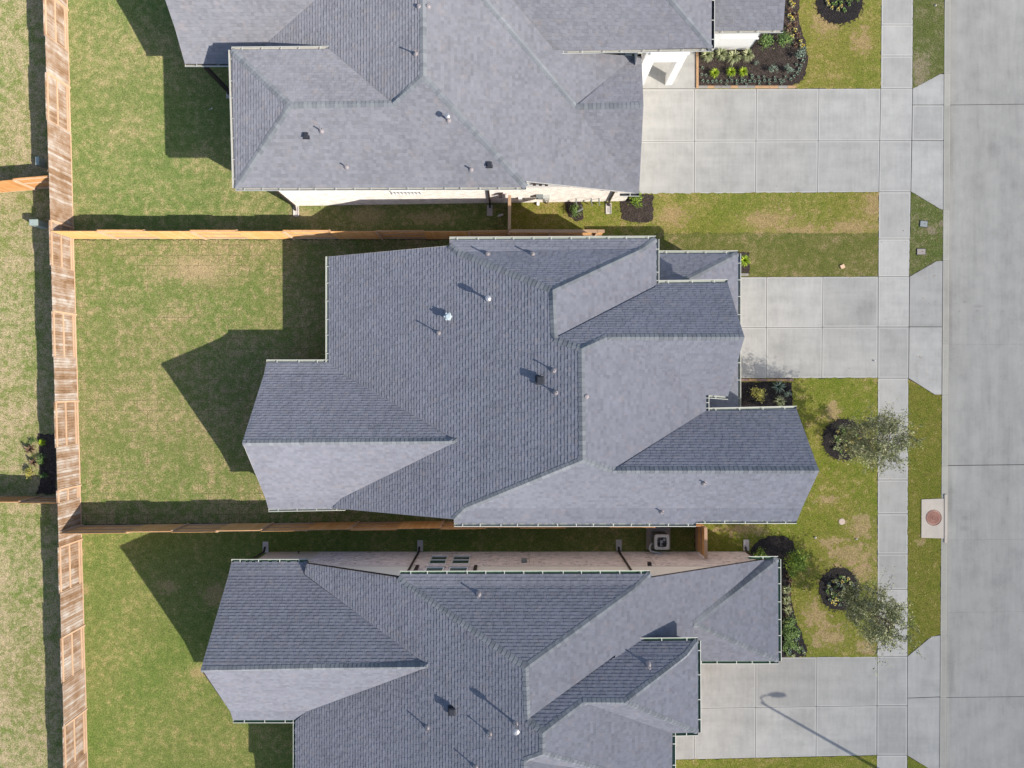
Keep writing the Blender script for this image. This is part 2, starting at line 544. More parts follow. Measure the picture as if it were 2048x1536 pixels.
ML_V = lawn('lawn_verge', (0.115, 0.135, 0.035), (0.17, 0.17, 0.065), (0.31, 0.25, 0.17), 0.36, [(1840, 140, 16, 30), (1862, 460, 12, 8), (1882, 448, 6, 6)], big=0.6)
ML_V3 = lawn('lawn_verge_bright', (0.155, 0.17, 0.024), (0.22, 0.20, 0.042), (0.38, 0.28, 0.14), 0.24, [(1842, 1080, 10, 12)], big=0.6)

LX = lambda y: 134 + 0.0268 * y                   # foot of the long back fence
lawn_sheet('w', [(-700, -500), (LX(-500) - 1, -500), (LX(2000) - 1, 2000), (-700, 2000)], ML_W)
lawn_sheet('b1', [(LX(-300), -300), (1150, -300), (1150, 384), (1018.5, 384), (1018.5, 479), (LX(479), 479)], ML_B1)
lawn_sheet('b2', [(LX(480), 480), (1305, 480), (1305, 1037.5), (164, 1049)], ML_B2)
lawn_sheet('b3', [(163, 1051), (1389, 1038.5), (1389, 1320), (1280, 1330), (1280, 1900), (LX(1900), 1900)], ML_B3)
lawn_sheet('f1', [(1400, -300), (1764, -300), (1761.5, 177), (1500, 177), (1400, 177)], ML_F1)
lawn_sheet('f1a', [(1019.5, 386), (1283, 387), (1757.5, 384), (1757, 466), (1310, 466), (1310, 486), (1019.5, 480)], ML_F1)
lawn_sheet('f1b', [(1310, 465.5), (1757, 465.5), (1756, 553), (1477, 554), (1310, 554)], ML_F1B, 0.017)
lawn_sheet('f2', [(1391, 757), (1755.5, 756), (1754, 1313.5), (1391, 1315)], ML_F2)
lawn_sheet('f3', [(1290, 1520), (1390, 1519), (1754, 1511), (1753, 1900), (1290, 1900)], ML_F2)
lawn_sheet('v1', [(1827, -300), (1889.5, -300), (1888.5, 147), (1880, 147.5), (1825.5, 177)], ML_V)
lawn_sheet('v2', [(1821.5, 383), (1880, 418.5), (1887, 420), (1885.5, 521), (1873, 521), (1819, 552)], ML_V)
lawn_sheet('v3', [(1817, 758), (1870, 790), (1883.5, 790.5), (1881, 1270), (1863, 1272), (1815, 1312)], ML_V3)
lawn_sheet('v4', [(1815, 1511), (1868, 1544), (1879, 1544), (1877, 1900), (1813, 1900)], ML_V3)
for i, (nm, o) in enumerate([(o.name, o) for o in list(S.collection.objects) if o.name.startswith('lawn')]):
    pass


def slabs(name, quads, mat, z=0.012, thick=0.1, gap=0.011, kind='structure'):
    """quads: lists of 4 photo positions on the ground (or more); joints between them are real gaps"""
    mb = MB()
    for q in quads:
        p = [P(x, y, z) for x, y in q]
        c = sum(p, Vector()) / len(p)
        r = []
        for i, a in enumerate(p):                       # inset every side by gap
            pr, nx = p[i - 1], p[(i + 1) % len(p)]
            d1, d2 = (a - pr).normalized(), (nx - a).normalized()
            n1, n2 = Vector((-d1.y, d1.x, 0)), Vector((-d2.y, d2.x, 0))
            if n1.dot(c - a) < 0: n1 = -n1
            if n2.dot(c - a) < 0: n2 = -n2
            den = max(0.3, 1 + n1.dot(n2))
            r.append(a + (n1 + n2) * gap / den)
        x0, y0 = min(v.x for v in r), min(v.y for v in r)
        x1, y1 = max(v.x for v in r), max(v.y for v in r)
        if (r[1] - r[0]).cross(r[2] - r[1]).z < 0: r = r[::-1]
        if len(r) > 4: sz = (90, 90)
        else: sz = (x1 - x0, y1 - y0)
        off = 40 if len(r) > 4 else 0
        mb.face(r, 0, [(v.x - x0 + off, v.y - y0 + off) for v in r], R.uniform(0.25, 0.75), sz)
        for i, a in enumerate(r):
            b = r[(i + 1) % len(r)]
            mb.face([b, a, a - Vector((0, 0, thick)), b - Vector((0, 0, thick))], 0, [(40, 40)] * 4, 0.3, (90, 90))
    return tag(mb.build(name, mat), kind=kind)


def grid(xs_top, xs_bot, ys):
    """quads between slanted column lines (x at first y, x at last y) and rows (y at left, y at right)"""
    out = []
    def pt(i, j):
        yl, yr = ys[j]
        f = (xs_top[i] - xs_top[0]) / (xs_top[-1] - xs_top[0])
        y = yl + (yr - yl) * f
        g = (ys[j][0] - ys[0][0]) / (ys[-1][0] - ys[0][0])
        return (xs_top[i] + (xs_bot[i] - xs_top[i]) * g, y)
    for j in range(len(ys) - 1):
        for i in range(len(xs_top) - 1):
            out.append([pt(i, j), pt(i + 1, j), pt(i + 1, j + 1), pt(i, j + 1)])
    return out


sheet('joint_bed', [(1180, 177), (1889, 177), (1887, 386), (1180, 388)], -0.006, M_JOINT)
sheet('joint_bed', [(1400, 554), (1885, 553), (1883, 756), (1400, 757)], -0.006, M_JOINT)
sheet('joint_bed', [(1284, 1316), (1880, 1312), (1879, 1511), (1284, 1521)], -0.006, M_JOINT)
sheet('joint_bed', [(1764, -290), (1826, -290), (1813, 1890), (1753, 1890)], -0.006, M_JOINT)
slabs('driveway', grid([1200, 1389.5, 1513, 1638, 1761.5], [1200, 1388.5, 1511, 1635, 1757.5], [(178, 177), (283, 281), (389, 384)]), M_CONC)
slabs('driveway', grid([1400, 1533.5, 1646, 1756.5], [1400, 1532.5, 1643.5, 1755.5], [(554.5, 553), (655.5, 654), (757, 756)]), M_CONC)
slabs('driveway', grid([1284, 1390, 1512, 1634, 1754.5], [1284, 1388.5, 1511, 1632, 1753.5], [(1317, 1313), (1418.5, 1411.5), (1521, 1510.5)]), M_CONC)
slabs('driveway_apron', [[(1825.5, 177), (1880, 148), (1888, 148), (1888, 209.5), (1825, 209.5)],
                         [(1825, 210), (1888, 210), (1887.5, 281), (1824, 280.5)],
                         [(1824, 281), (1887.5, 281.5), (1886.5, 420), (1880, 418), (1822, 383)],
                         [(1819.5, 553), (1873, 522), (1885.5, 521.5), (1884.5, 653.5), (1818.5, 653.5)],
                         [(1818.5, 654), (1884.5, 654), (1883.5, 789.5), (1870, 789.5), (1817.5, 756.5)],
                         [(1815.5, 1312.5), (1863, 1273), (1881, 1270.5), (1880, 1393.5), (1815, 1396)],
                         [(1815, 1396.5), (1880, 1394), (1879, 1543.5), (1868, 1543.5), (1815, 1511)]], M_CONC)
def lerp_tab(t, y):
    for (a, u), (b, v) in zip(t, t[1:]):
        if y <= b: return u + (v - u) * (y - a) / (b - a)
    return t[-1][1]
SWL = lambda y: lerp_tab([(-300, 1765), (177, 1761.5), (384, 1757.5), (553, 1756.5), (757, 1755.5), (1313, 1754.5), (1511, 1753.5), (1900, 1752)], y) + .3
SWR = lambda y: lerp_tab([(-300, 1829), (177, 1825.2), (384, 1821.8), (553, 1819), (757, 1817.3), (1313, 1815.3), (1511, 1814.8), (1900, 1813)], y) - .2
ys = [-290, -230, -140, -80, -14, 50, 112, 177, 281, 383.5, 478, 553, 654, 756.5, 826, 893, 960, 1027.5, 1108, 1179, 1245, 1312.5, 1411.5, 1510.5, 1580, 1650, 1720, 1800, 1890]
inc = lambda a: a in (177, 281, 553, 654, 1312.5, 1411.5)
slabs('sidewalk', [[(SWL(a), a), (SWR(a), a), (SWR(b), b), (SWL(b), b)] for a, b in zip(ys, ys[1:]) if not inc(a)], M_WALK, z=0.014)
slabs('sidewalk', [[(SWL(a), a), (SWR(a), a), (SWR(b), b), (SWL(b), b)] for a, b in zip(ys, ys[1:]) if inc(a)], M_CONC, z=0.012)
# kerb: low behind the aprons, a step along the verges
kb = [-290, 0, 147, 212, 420, 521, 688, 790, 932, 1076, 1270, 1395, 1543, 1890]
slabs('curb', [[(KX(a), a), (KX(a) + 13, a), (KX(b) + 13, b), (KX(b), b)] for a, b in zip(kb, kb[1:])], M_CURB, z=0.03, thick=0.3, gap=0.005)
# street: cast concrete bays with a sunk joint between them
RZ = -0.10
mb = MB()
yb = [-290, 210, 690, 931, 1080, 1225, 1395, 1900]
wide = {210: .014, 931: .018, 1395: .011}
for a, b in zip(yb, yb[1:]):
    q = [(KX(a) + 13, a), (2420, a - 6), (2420, b - 6), (KX(b) + 13, b)]
    pp = [P(x, y, RZ) for x, y in q][::-1]
    for v in (pp[0], pp[1]): v.y += wide.get(b, 0.0025)
    for v in (pp[2], pp[3]): v.y -= wide.get(a, 0.0025)
    mb.face(pp, 0, None, R.uniform(0.50, 0.56), (90, 90))
tag(mb.build('road', M_STREET), kind='structure')
sheet('road_bed', [(1880, -700), (2430, -700), (2430, 2300), (1870, 2300)], -0.125, M_JOINT)

# mulch beds, porch slab
def bed(name, pts, mat, z=0.05):
    """mound of mulch: ragged edge at ground level rising to z"""
    q = []
    base = [P(x, y, 0.02) for x, y in pts]
    for i, a in enumerate(base):
        b = base[(i + 1) % len(base)]
        n = max(1, int((b - a).length / 0.12))
        for k in range(n):
            p = a.lerp(b, k / n)
            q.append(Vector((p.x + R.uniform(-.05, .05), p.y + R.uniform(-.05, .05), 0.015)))
    bm = bmesh.new()
    vs = [bm.verts.new(p) for p in q]
    f = bm.faces.new(vs)
    if f.normal.z < 0: bmesh.ops.reverse_faces(bm, faces=[f])
    bm.normal_update()
    r = bmesh.ops.inset_region(bm, faces=[f], thickness=0.07)
    for v in f.verts: v.co.z = z
    bmesh.ops.triangulate(bm, faces=bm.faces[:])
    for g in bm.faces:
        if g.normal.z < 0: g.normal_flip()
    me = bpy.data.meshes.new(name)
    bm.to_mesh(me); bm.free()
    me.materials.append(mat)
    o = bpy.data.objects.new(name, me)
    S.collection.objects.link(o)
    return tag(o, kind='structure')


def ring(cx, cy, rx, ry, n=28):
    return [(cx + rx * math.cos(2 * math.pi * k / n), cy + ry * math.sin(2 * math.pi * k / n)) for k in range(n)]


bed('mulch_bed', [(1396, 100), (1396, 173), (1578, 173), (1598, 166), (1611, 146), (1616, 118), (1612, 88), (1602, 62), (1597, 30), (1597, -80), (1450, -80), (1450, 60)], M_MULCHB)
bed('mulch_bed', ring(1679, 8, 46, 40), M_MULCH)
bed('mulch_bed', [(1230, 388), (1306, 389), (1306, 440), (1296, 446), (1262, 445), (1245, 438), (1241, 405)], M_MULCHB)
bed('mulch_bed', [(1128, 404), (1163, 402), (1166, 440), (1150, 443), (1136, 430)], M_MULCHB)
bed('mulch_bed', [(1440, 500), (1498, 506), (1499, 546), (1440, 546)], M_MULCHB)
bed('mulch_bed', [(1440, 765), (1584, 765), (1585, 815), (1584, 850), (1440, 850)], M_MULCH)
bed('mulch_bed', ring(1686, 879, 41, 40), M_MULCH)
bed('mulch_bed', ring(1678, 1178, 40, 43), M_MULCH)
bed('mulch_bed', [(1500, 1100), (1509, 1086), (1527, 1076), (1548, 1071), (1568, 1072), (1584, 1082), (1593, 1100), (1592, 1130), (1583, 1152), (1582, 1195),
                  (1590, 1232), (1603, 1270), (1613, 1294), (1613, 1312), (1505, 1313), (1505, 1130)], M_MULCH)
bed('mulch_bed', [(76, 868), (113, 868), (113, 988), (74, 988), (82, 960), (80, 920)], M_MULCHB)
sheet('porch_slab', [(1240, 100), (1391, 104), (1391, 176.5), (1240, 176.5)], 0.03, M_CONC, skirt=0.04)

# ------------------------------------------------------------------ roofs (metres solved from the photograph): name -> (px, py, height)
H1V = {'a0': (300, -90, 5.61), 'ak': (350, 57, 4.04), 'a1': (370, 128, 3.22), 'a2': (500, 128, 3.22), 'b0': (745, -100, 5.71), 'b1': (538, 83, 3.75), 'b2': (505, 113, 3.41), 'c0': (845, -100, 6.57), 'w0': (463, 100, 4.96), 'w1': (471, 376, 5.0), 'w2': (580, 210, 6.16), 'w3': (785, 207, 6.14), 'w4': (658, 98, 4.95), 'top': (847, 152, 6.57), 'se': (1052, 374, 4.98), 'se2': (1053, 362, 5.01), 'e1': (1237, 382, 3.38), 'e2': (1278, 387, 2.99), 'g': (1151, 213, 4.08), 'cap': (884, -100, 6.22), 'n1': (1262, 120, 3.03), 'n2': (1283, 113, 2.91), 'g2': (1287, 210, 4.08), 'v1': (1108, 102, 4.26), 'v2': (942, -100, 5.74), 'ne': (1423, 97, 4.19), 'neN': (1424, -100, 4.14), 'hp': (1258, -100, 5.72), 'lo1': (1427, 62, 2.79), 'lo2': (1566, 60, 2.81), 'lo3': (1578, -100, 4.35), 'lo4': (1427, -100, 4.35)}
H1P = [('S', 'a0 ak a1 a2 b2 b1 b0'), ('W', 'b0 b1 b2 w4 w3 top c0'), ('N', 'w0 w4 w3 w2'), ('W', 'w0 w2 w1'), ('S', 'w1 w2 w3 top se'), ('E', 'top c0 cap g e2 e1 se2 se'), ('E', 'cap g n1 n2 v1 v2'), ('N', 'g n1 n2 g2'), ('S', 'g g2 e2'), ('S', 'v2 v1 ne hp'), ('E', 'hp ne neN'), ('S', 'lo1 lo2 lo3 lo4')]
H2V = {'A': (657, 513, 2.73), 'B': (899, 491, 5.85), 'Bp': (899, 480, 5.71), 'K': (916, 504, 6.07), 'C': (1105, 580, 8.06), 'D': (1109, 677, 8.08), 'D2': (1163, 697, 8.59), 'E': (1165, 920, 8.58), 'Fk': (930, 1016, 6.15), 'F': (908, 1038, 5.85), 'Fp': (908, 1047, 5.71), 'V5': (687, 1018, 3.1), 'V4': (664, 1017, 2.74), 'V3': (683, 996, 3.08), 'V2': (915, 882, 5.96), 'V1': (685, 748, 3.13), 'V0': (657, 725, 2.71), 'N2': (1312, 478, 5.68), 'kR': (1283, 498, 6.0), 'X0': (1310, 574, 5.73), 'X1': (1312, 567, 5.63), 'NEn': (1455, 565, 5.57), 'ap1': (1489, 674, 8.05), 'R0': (1215, 674, 8.04), 'NEs': (1456, 793, 5.59), 'X2': (1412, 790, 5.64), 'X3': (1412, 822, 5.64), 'S0': (1225, 941, 7.98), 'SEn': (1593, 818, 5.58), 'ap2': (1638, 941, 8.0), 'SEs': (1593, 1041, 5.7), 'SEk': (1603, 1018, 6.08), 'J1': (1392, 1047, 5.69), 'J2': (1392, 1041, 5.73), 'Wn': (533, 725, 2.7), 'Wnk': (528, 748, 3.13), 'apW': (485, 886, 5.95), 'Wsk': (530, 994, 3.15), 'Ws': (537, 1018, 2.7)}
H2P = [('W', 'A B K C D D2 E Fk F V5 V4 V3 V2 V1 V0'), ('N', 'Bp N2 kR K B'), ('N', 'K kR C'), ('E', 'C D X0 X1 N2 kR'), ('N', 'D X0 X1 NEn ap1 R0 D2'), ('S', 'R0 ap1 NEs X2'), ('E', 'D2 R0 X2 X3 S0 E'), ('N', 'S0 X3 SEn ap2'), ('S', 'E S0 ap2 SEk Fk'), ('S', 'Fk SEk SEs J2 J1 Fp F'), ('N', 'Wn Wnk V1 V0'), ('N', 'Wnk apW V2 V1'), ('S', 'apW V2 V3 Wsk'), ('S', 'Wsk V3 V4 Ws')]
H3V = {'V0': (592, 1440, 3.0), 'Vs': (592, 1640, 2.97), 'Vk': (612, 1423, 3.37), 'V2': (857, 1332, 6.4), 'V1': (608, 1149, 3.39), 'V6': (613, 1127, 3.44), 'R1': (797, 1155, 5.85), 'Rp': (800, 1148, 5.81), 'K': (817, 1173, 6.05), 'C': (1051, 1335, 8.46), 'D': (1055, 1439, 8.43), 'D4': (1085, 1466, 8.78), 'E4': (1085, 1508, 8.77), 'E5': (1048, 1521, 8.4), 'E6': (1048, 1640, 8.4), 'Z': (1240, 1548, 7.01), 'N2': (1300, 1147, 5.79), 'kR': (1276, 1172, 6.05), 'N3': (1303, 1155, 5.75), 'P1': (1530, 1119, 2.8), 'Q0': (1388, 1248, 4.68), 'Q1': (1388, 1340, 6.0), 'Q2': (1240, 1340, 6.0), 'Xk': (1230, 1308, 6.45), 'X0': (1254, 1282, 5.99), 'SEn': (1395, 1281, 5.98), 'kE': (1373, 1310, 6.43), 'R2': (1250, 1405, 7.92), 'R3': (1166, 1404, 7.91), 'SEs': (1396, 1465, 5.96), 'S4': (1345, 1466, 5.9), 'S5': (1345, 1640, 5.94), 'Wn': (463, 1124, 2.99), 'Wnk': (457, 1150, 3.4), 'ap': (402, 1340, 6.45), 'Wsk': (460, 1422, 3.44), 'Ws': (466, 1440, 2.99), 'V6b': (616, 1124, 2.99), 'PN': (1556, 1118, 2.87), 'PS': (1557, 1322, 2.88), 'PW': (1385, 1322, 2.89), 'Ua': (1386, 1322, 4.7), 'Ub': (1225, 1340, 6.61)}
H3P = [('W', 'V0 Vs E6 E5 E4 D4 D C K R1 V6 V1 V2 Vk'), ('N', 'Rp N2 kR K R1'), ('N', 'K kR C'), ('E', 'C kR N2 N3 P1 Q0 Ua Ub Xk D'), ('N', 'D Xk kE R2 R3 D4'), ('N', 'Xk X0 SEn kE'), ('E', 'SEn SEs R2 kE'), ('S', 'R2 SEs S4 R3'), ('E', 'D4 R3 S4 S5 Z E4'), ('S', 'E4 Z E5'), ('E', 'E5 Z S5 E6'), ('N', 'Wn V6b V1 Wnk'), ('N', 'Wnk V1 V2 ap'), ('S', 'ap V2 Vk Wsk'), ('S', 'Wsk Vk V0 Ws'), ('E', 'Q0 PN PS'), ('N', 'P1 PN Q0'), ('S', 'Q0 PS PW')]


DIRS = {'W': Vector((1, 0)), 'E': Vector((-1, 0)), 'N': Vector((0, -1)), 'S': Vector((0, 1))}


def hor_uv(d, p, s):
    k = math.sqrt(1 + s * s)
    if d == 'W': return (-p.y, p.x * k)
    if d == 'E': return (p.y, -p.x * k)
    if d == 'N': return (p.x, -p.y * k)
    return (-p.x, p.y * k)


def true_up(d, q):
    """level a roof plane's corners onto one slope (least squares), return the slope"""
    dv = DIRS[d]
    w = [p.x * dv.x + p.y * dv.y for p in q]
    mw, mz = sum(w) / len(w), sum(p.z for p in q) / len(q)
    s = sum((a - mw) * (p.z - mz) for a, p in zip(w, q)) / max(1e-6, sum((a - mw) ** 2 for a in w))
    if len(q) > 3:
        for a, p in zip(w, q): p.z = mz + s * (a - mw)
    return s


def base_bvh(V, PL):
    vs, fs = [], []
    for d, names in PL:
        n0 = len(vs)
        q = [P(*V[k]) for k in names.split()]
        true_up(d, q)
        bm = bmesh.new()
        f = bm.faces.new([bm.verts.new(p) for p in q])
        bmesh.ops.triangulate(bm, faces=[f])
        bm.verts.index_update()
        for v in bm.verts: vs.append(v.co.copy())
        for g in bm.faces: fs.append([n0 + v.index for v in g.verts])
        bm.free()
    return BVHTree.FromPolygons(vs, fs)


def build_roof(V, PL, mat, parent, bvh, name='roof'):
    """every plane is cut into real overlapping courses, each lifted at its lower edge"""
    mb = MB()
    lift = 0.012
    tr = random.Random(len(PL))
    for d, names in PL:
        q = [P(*V[k]) for k in names.split()]
        dv = DIRS[d]
        w = [p.x * dv.x + p.y * dv.y for p in q]
        s = true_up(d, q)
        w = [p.x * dv.x + p.y * dv.y for p in q]
        k = math.sqrt(1 + s * s)
        dw = ROW / k
        bm = bmesh.new()
        bm.faces.new([bm.verts.new(p) for p in q])
        j0, j1 = math.floor(min(w) / dw), math.ceil(max(w) / dw)
        for j in range(j0, j1 + 1):
            bmesh.ops.bisect_plane(bm, geom=bm.verts[:] + bm.edges[:] + bm.faces[:], dist=1e-5,
                                   plane_co=(dv.x * j * dw, dv.y * j * dw, 0), plane_no=(dv.x, dv.y, 0))
        for f in bm.faces:
            ws = [v.co.x * dv.x + v.co.y * dv.y for v in f.verts]
            j = math.floor((sum((min(ws), max(ws))) / 2) / dw)
            lo = j * dw
            pts = []
            for v, ww in zip(f.verts, ws):
                t = min(1.0, max(0.0, (ww - lo) / dw))
                pts.append(v.co + Vector((0, 0, 0.003 + lift * (1 - t))))
            nrm = (pts[1] - pts[0]).cross(pts[2] - pts[0])
            base = [v.co.copy() for v in f.verts]
            if sum(((pts[i] - pts[0]).cross(pts[(i + 1) % len(pts)] - pts[0])).z for i in range(1, len(pts) - 1)) < 0:
                pts, ws, base = pts[::-1], ws[::-1], base[::-1]
            mb.face(pts, 0, [hor_uv(d, p, s) for p in pts])
            # raised laminated tabs along this course
            ua = [p.x * -dv.y + p.y * dv.x for p in base]
            lo_u = [u for u, x_ in zip(ua, ws) if x_ < lo + dw * .3]
            hi_u = [u for u, x_ in zip(ua, ws) if x_ > lo + dw * .7]
            if len(lo_u) > 1 and len(hi_u) > 1:
                u0, u1 = max(min(lo_u), min(hi_u)), min(max(lo_u), max(hi_u))
                nn = Vector((0, 0, 0))
                for i_ in range(1, len(base) - 1): nn += (base[i_] - base[0]).cross(base[i_ + 1] - base[0])
                b0 = base[0]
                u = u0 + tr.uniform(0.02, .3)
                while u < u1 - .12:
                    L_ = min(tr.choice((.13, .17, .17, .25, .33)), u1 - u - .01)
                    if L_ > .08:
                        tp = []
                        for uu, t_ in ((u, 0), (u + L_, 0), (u + L_, 1), (u, 1)):
                            x_ = lo + dw * t_
                            X_, Y_ = -dv.y * uu + dv.x * x_, dv.x * uu + dv.y * x_
                            zf = b0.z - (nn.x * (X_ - b0.x) + nn.y * (Y_ - b0.y)) / nn.z
                            tp.append(Vector((X_, Y_, zf + 0.0035 + (lift + .009) * (1 - t_))))
                        if (tp[1] - tp[0]).cross(tp[2] - tp[0]).z < 0: tp = [tp[1], tp[0], tp[3], tp[2]]
                        mb.face(tp, 0, [hor_uv(d, p, s) for p in tp])
                        for a_, b_ in ((1, 0), (2, 1), (0, 3)):
                            dn = Vector((0, 0, .02))
                            mb.face([tp[a_], tp[b_], tp[b_] - dn, tp[a_] - dn], 0, [hor_uv(d, p, s) for p in (tp[a_], tp[b_], tp[b_], tp[a_])])
                    u += L_ + tr.choice((.1, .17, .17, .25, .34))
            n = len(pts)
            for i in range(n):
                a, b = i, (i + 1) % n
                if abs(ws[a] - lo) < 1e-4 and abs(ws[b] - lo) < 1e-4:
                    dn = Vector((0, 0, lift + 0.006))
                    mb.face([pts[b], pts[a], pts[a] - dn, pts[b] - dn], 0, [hor_uv(d, p, s) for p in (pts[b], pts[a], pts[a], pts[b])])
        bm.free()
        mb.face([p - Vector((0, 0, 0.16)) for p in q][::-1] if True else q, 1)
    o = mb.build(name, [mat, M_DKTRIM], parent)
    bm = bmesh.new(); bm.from_mesh(o.data)
    bmesh.ops.triangulate(bm, faces=[f for f in bm.faces if len(f.verts) > 4])
    bm.to_mesh(o.data); bm.free()
    return o


def edge_boards(V, PL, mat, parent, depth=0.2):
    """fascia and rake boards below every open roof edge"""
    cnt = {}
    for d, names in PL:
        n = names.split()
        for a, b in zip(n, n[1:] + n[:1]):
            cnt.setdefault(frozenset((a, b)), []).append((a, b))
    mb = MB()
    for k, l in cnt.items():
        if len(l) == 1:
            a, b = P(*V[l[0][0]]), P(*V[l[0][1]])
            dn = Vector((0, 0, depth))
            mb.face([a, b, b - dn, a - dn])
    return mb.build('fascia', mat, parent)


def ridge(V, names, bvh, parent, w=0.15):
    pts = [P(*V[k]) for k in names.split()]
    mb = MB()
    for a, b in zip(pts, pts[1:]):
        L = (b - a).length
        n = max(1, int(L / 0.2))
        d = (b - a).normalized()
        h = Vector((d.x, d.y, 0)).normalized()
        s = Vector((-h.y, h.x, 0))
        for k in range(n):
            p0, p1 = a.lerp(b, k / n), a.lerp(b, min(1.0, (k + 1.25) / n))
            tone = R.random()
            ring_ = []
            for p, lf in ((p0, 0.036), (p1, 0.02)):
                row = []
                for o_ in (-1, 0, 1):
                    q = p + s * w * o_ * (1 if lf > 0.03 else 0.93)
                    if o_ == 0:
                        hs = [bvh.ray_cast(Vector((q.x + s.x * e_, q.y + s.y * e_, 40)), Vector((0, 0, -1))) for e_ in (-.01, .01)]
                        hz = [h_[0].z for h_ in hs if h_[0] is not None and abs(h_[0].z - p.z) < 0.25]
                        z = (max(hz) if hz else p.z) + lf
                    else:
                        hit = bvh.ray_cast(Vector((q.x, q.y, 40)), Vector((0, 0, -1)))
                        z = (hit[0].z if hit[0] is not None and abs(hit[0].z - p.z) < 0.5 else p.z - 0.08) + lf * 0.75
                    row.append(Vector((q.x, q.y, z)))
                ring_.append(row)
            for i in (0, 1):
                q = [ring_[0][i], ring_[0][i + 1], ring_[1][i + 1], ring_[1][i]]
                mb.face(q, 0, None, tone)
                dn = Vector((0, 0, 0.03))
            mb.face([ring_[0][0], ring_[0][1], ring_[0][1] - Vector((0, 0, .03)), ring_[0][0] - Vector((0, 0, .03))], 0, None, tone)
            mb.face([ring_[0][1], ring_[0][2], ring_[0][2] - Vector((0, 0, .03)), ring_[0][1] - Vector((0, 0, .03))], 0, None, tone)
    return mb.build('ridge_cap', M_CAPT, parent)


n = NT('cap_shingle', 0.95)
_t = n.attr('tone')
_f = n.noise(n.pos(), 40.0, 3)
n.col(n.ramp(n.m('ADD', n.m('MULTIPLY', _t, 0.5), n.m('MULTIPLY', _f, 0.5)), [(0.25, (0.175, 0.186, 0.200)), (0.5, (0.218, 0.230, 0.245)), (0.8, (0.262, 0.273, 0.287))]))
M_CAPT = n.mat

OUT = {'N': Vector((0, 1, 0)), 'S': Vector((0, -1, 0)), 'E': Vector((1, 0, 0)), 'W': Vector((-1, 0, 0))}


def gutter(a, b, side, mat, parent, w=0.12, hang=True):
    """open trough along a roof edge with a white outer lip and hanger straps"""
    a, b = Vector(a), Vector(b)
    o = OUT[side]
    d = (b - a)
    L = d.length
    d.normalize()
    mb = MB()
    up = Vector((0, 0, 1))
    t, bt = 0.005, -0.085
    i0, o0 = o * 0.0, o * w
    def strip(u0, z0, u1, z1, m):
        mb.face([a + o * u0 + up * z0, b + o * u0 + up * z0, b + o * u1 + up * z1, a + o * u1 + up * z1], m)
    strip(0.0, t, 0.0, bt, 0)
    strip(0.0, bt, w * 0.8, bt, 0)
    strip(w * 0.8, bt, w, -0.03, 0)
    strip(w, -0.03, w, t + 0.01, 0)
    strip(w, t + 0.012, w + 0.028, t + 0.012, 1)
    strip(w + 0.028, t + 0.012, w * 0.86, bt - 0.004, 1)
    for e, sg in ((a, 1), (b, -1)):
        mb.face([e + up * t, e + o * (w + .02) + up * t, e + o * w * .85 + up * bt, e + up * bt], 1)
    if hang:
        n = max(1, int(L / 0.85))
        for k in range(n):
            c = a + d * (L * (k + 0.5) / n + R.uniform(-0.08, 0.08))
            mb.bar(c + up * (t + .004), c + o * (w + 0.02) + up * (t + .004), 0.035, 0.012, 1)
    return mb.build('gutter', [mat, M_GLIP], parent)


def walls(edges, bvh, parent, lower, upper, names=('brick_wall', 'siding'), default=2.6, cut=0.06):
    """edges: (p, q, split height, base height[, fixed top]) in ground photo positions"""
    lo, hi = MB(), MB()
    for e in edges:
        p, q, split, z0 = e[:4]
        top = e[4] if len(e) > 4 else None
        a, b = P(*p), P(*q)
        L = (b - a).length
        n = max(1, int(L / 0.35))
        zs = []
        for k in range(n + 1):
            c = a.lerp(b, k / n)
            if top is not None: zs.append(top); continue
            h = bvh.ray_cast(Vector((c.x, c.y, 40)), Vector((0, 0, -1)))
            if h[0] is None:
                h = bvh.find_nearest(Vector((c.x, c.y, 4)))
            zs.append((h[0].z if h[0] is not None else default) - cut)
        off = R.random() * 3
        for k in range(n):
            c, d = a.lerp(b, k / n), a.lerp(b, (k + 1) / n)
            u0, u1 = off + L * k / n, off + L * (k + 1) / n
            def quad(mb, za, zb, ta, tb):
                if ta - za < 0.001 and tb - zb < 0.001: return
                mb.face([(c.x, c.y, za), (d.x, d.y, zb), (d.x, d.y, tb), (c.x, c.y, ta)], 0, [(u0, za), (u1, zb), (u1, tb), (u0, ta)])
            s0, s1 = min(split, zs[k]), min(split, zs[k + 1])
            if split > z0: quad(lo, z0, z0, max(z0, s0), max(z0, s1))
            if zs[k] > split or zs[k + 1] > split: quad(hi, max(split, z0), max(split, z0), max(zs[k], split, z0), max(zs[k + 1], split, z0))
        if lo.f: lo.build(names[0], lower, parent)
        if hi.f: hi.build(names[1], upper, parent)
        lo, hi = MB(), MB()


def loop_edges(pts, split, z0=-0.02, top=None):
    r = []
    for a, b in zip(pts, pts[1:] + pts[:1]):
        r.append((a, b, split, z0) if top is None else (a, b, split, z0, top))
    return r


def pick(bvh, px, py):
    """where the line of sight through a photo position meets the roof"""
    o = Vector((0, 0, CAM_H))
    d = (P(px, py, 0) - o).normalized()
    h = bvh.ray_cast(o, d)
    return h[0], h[1]


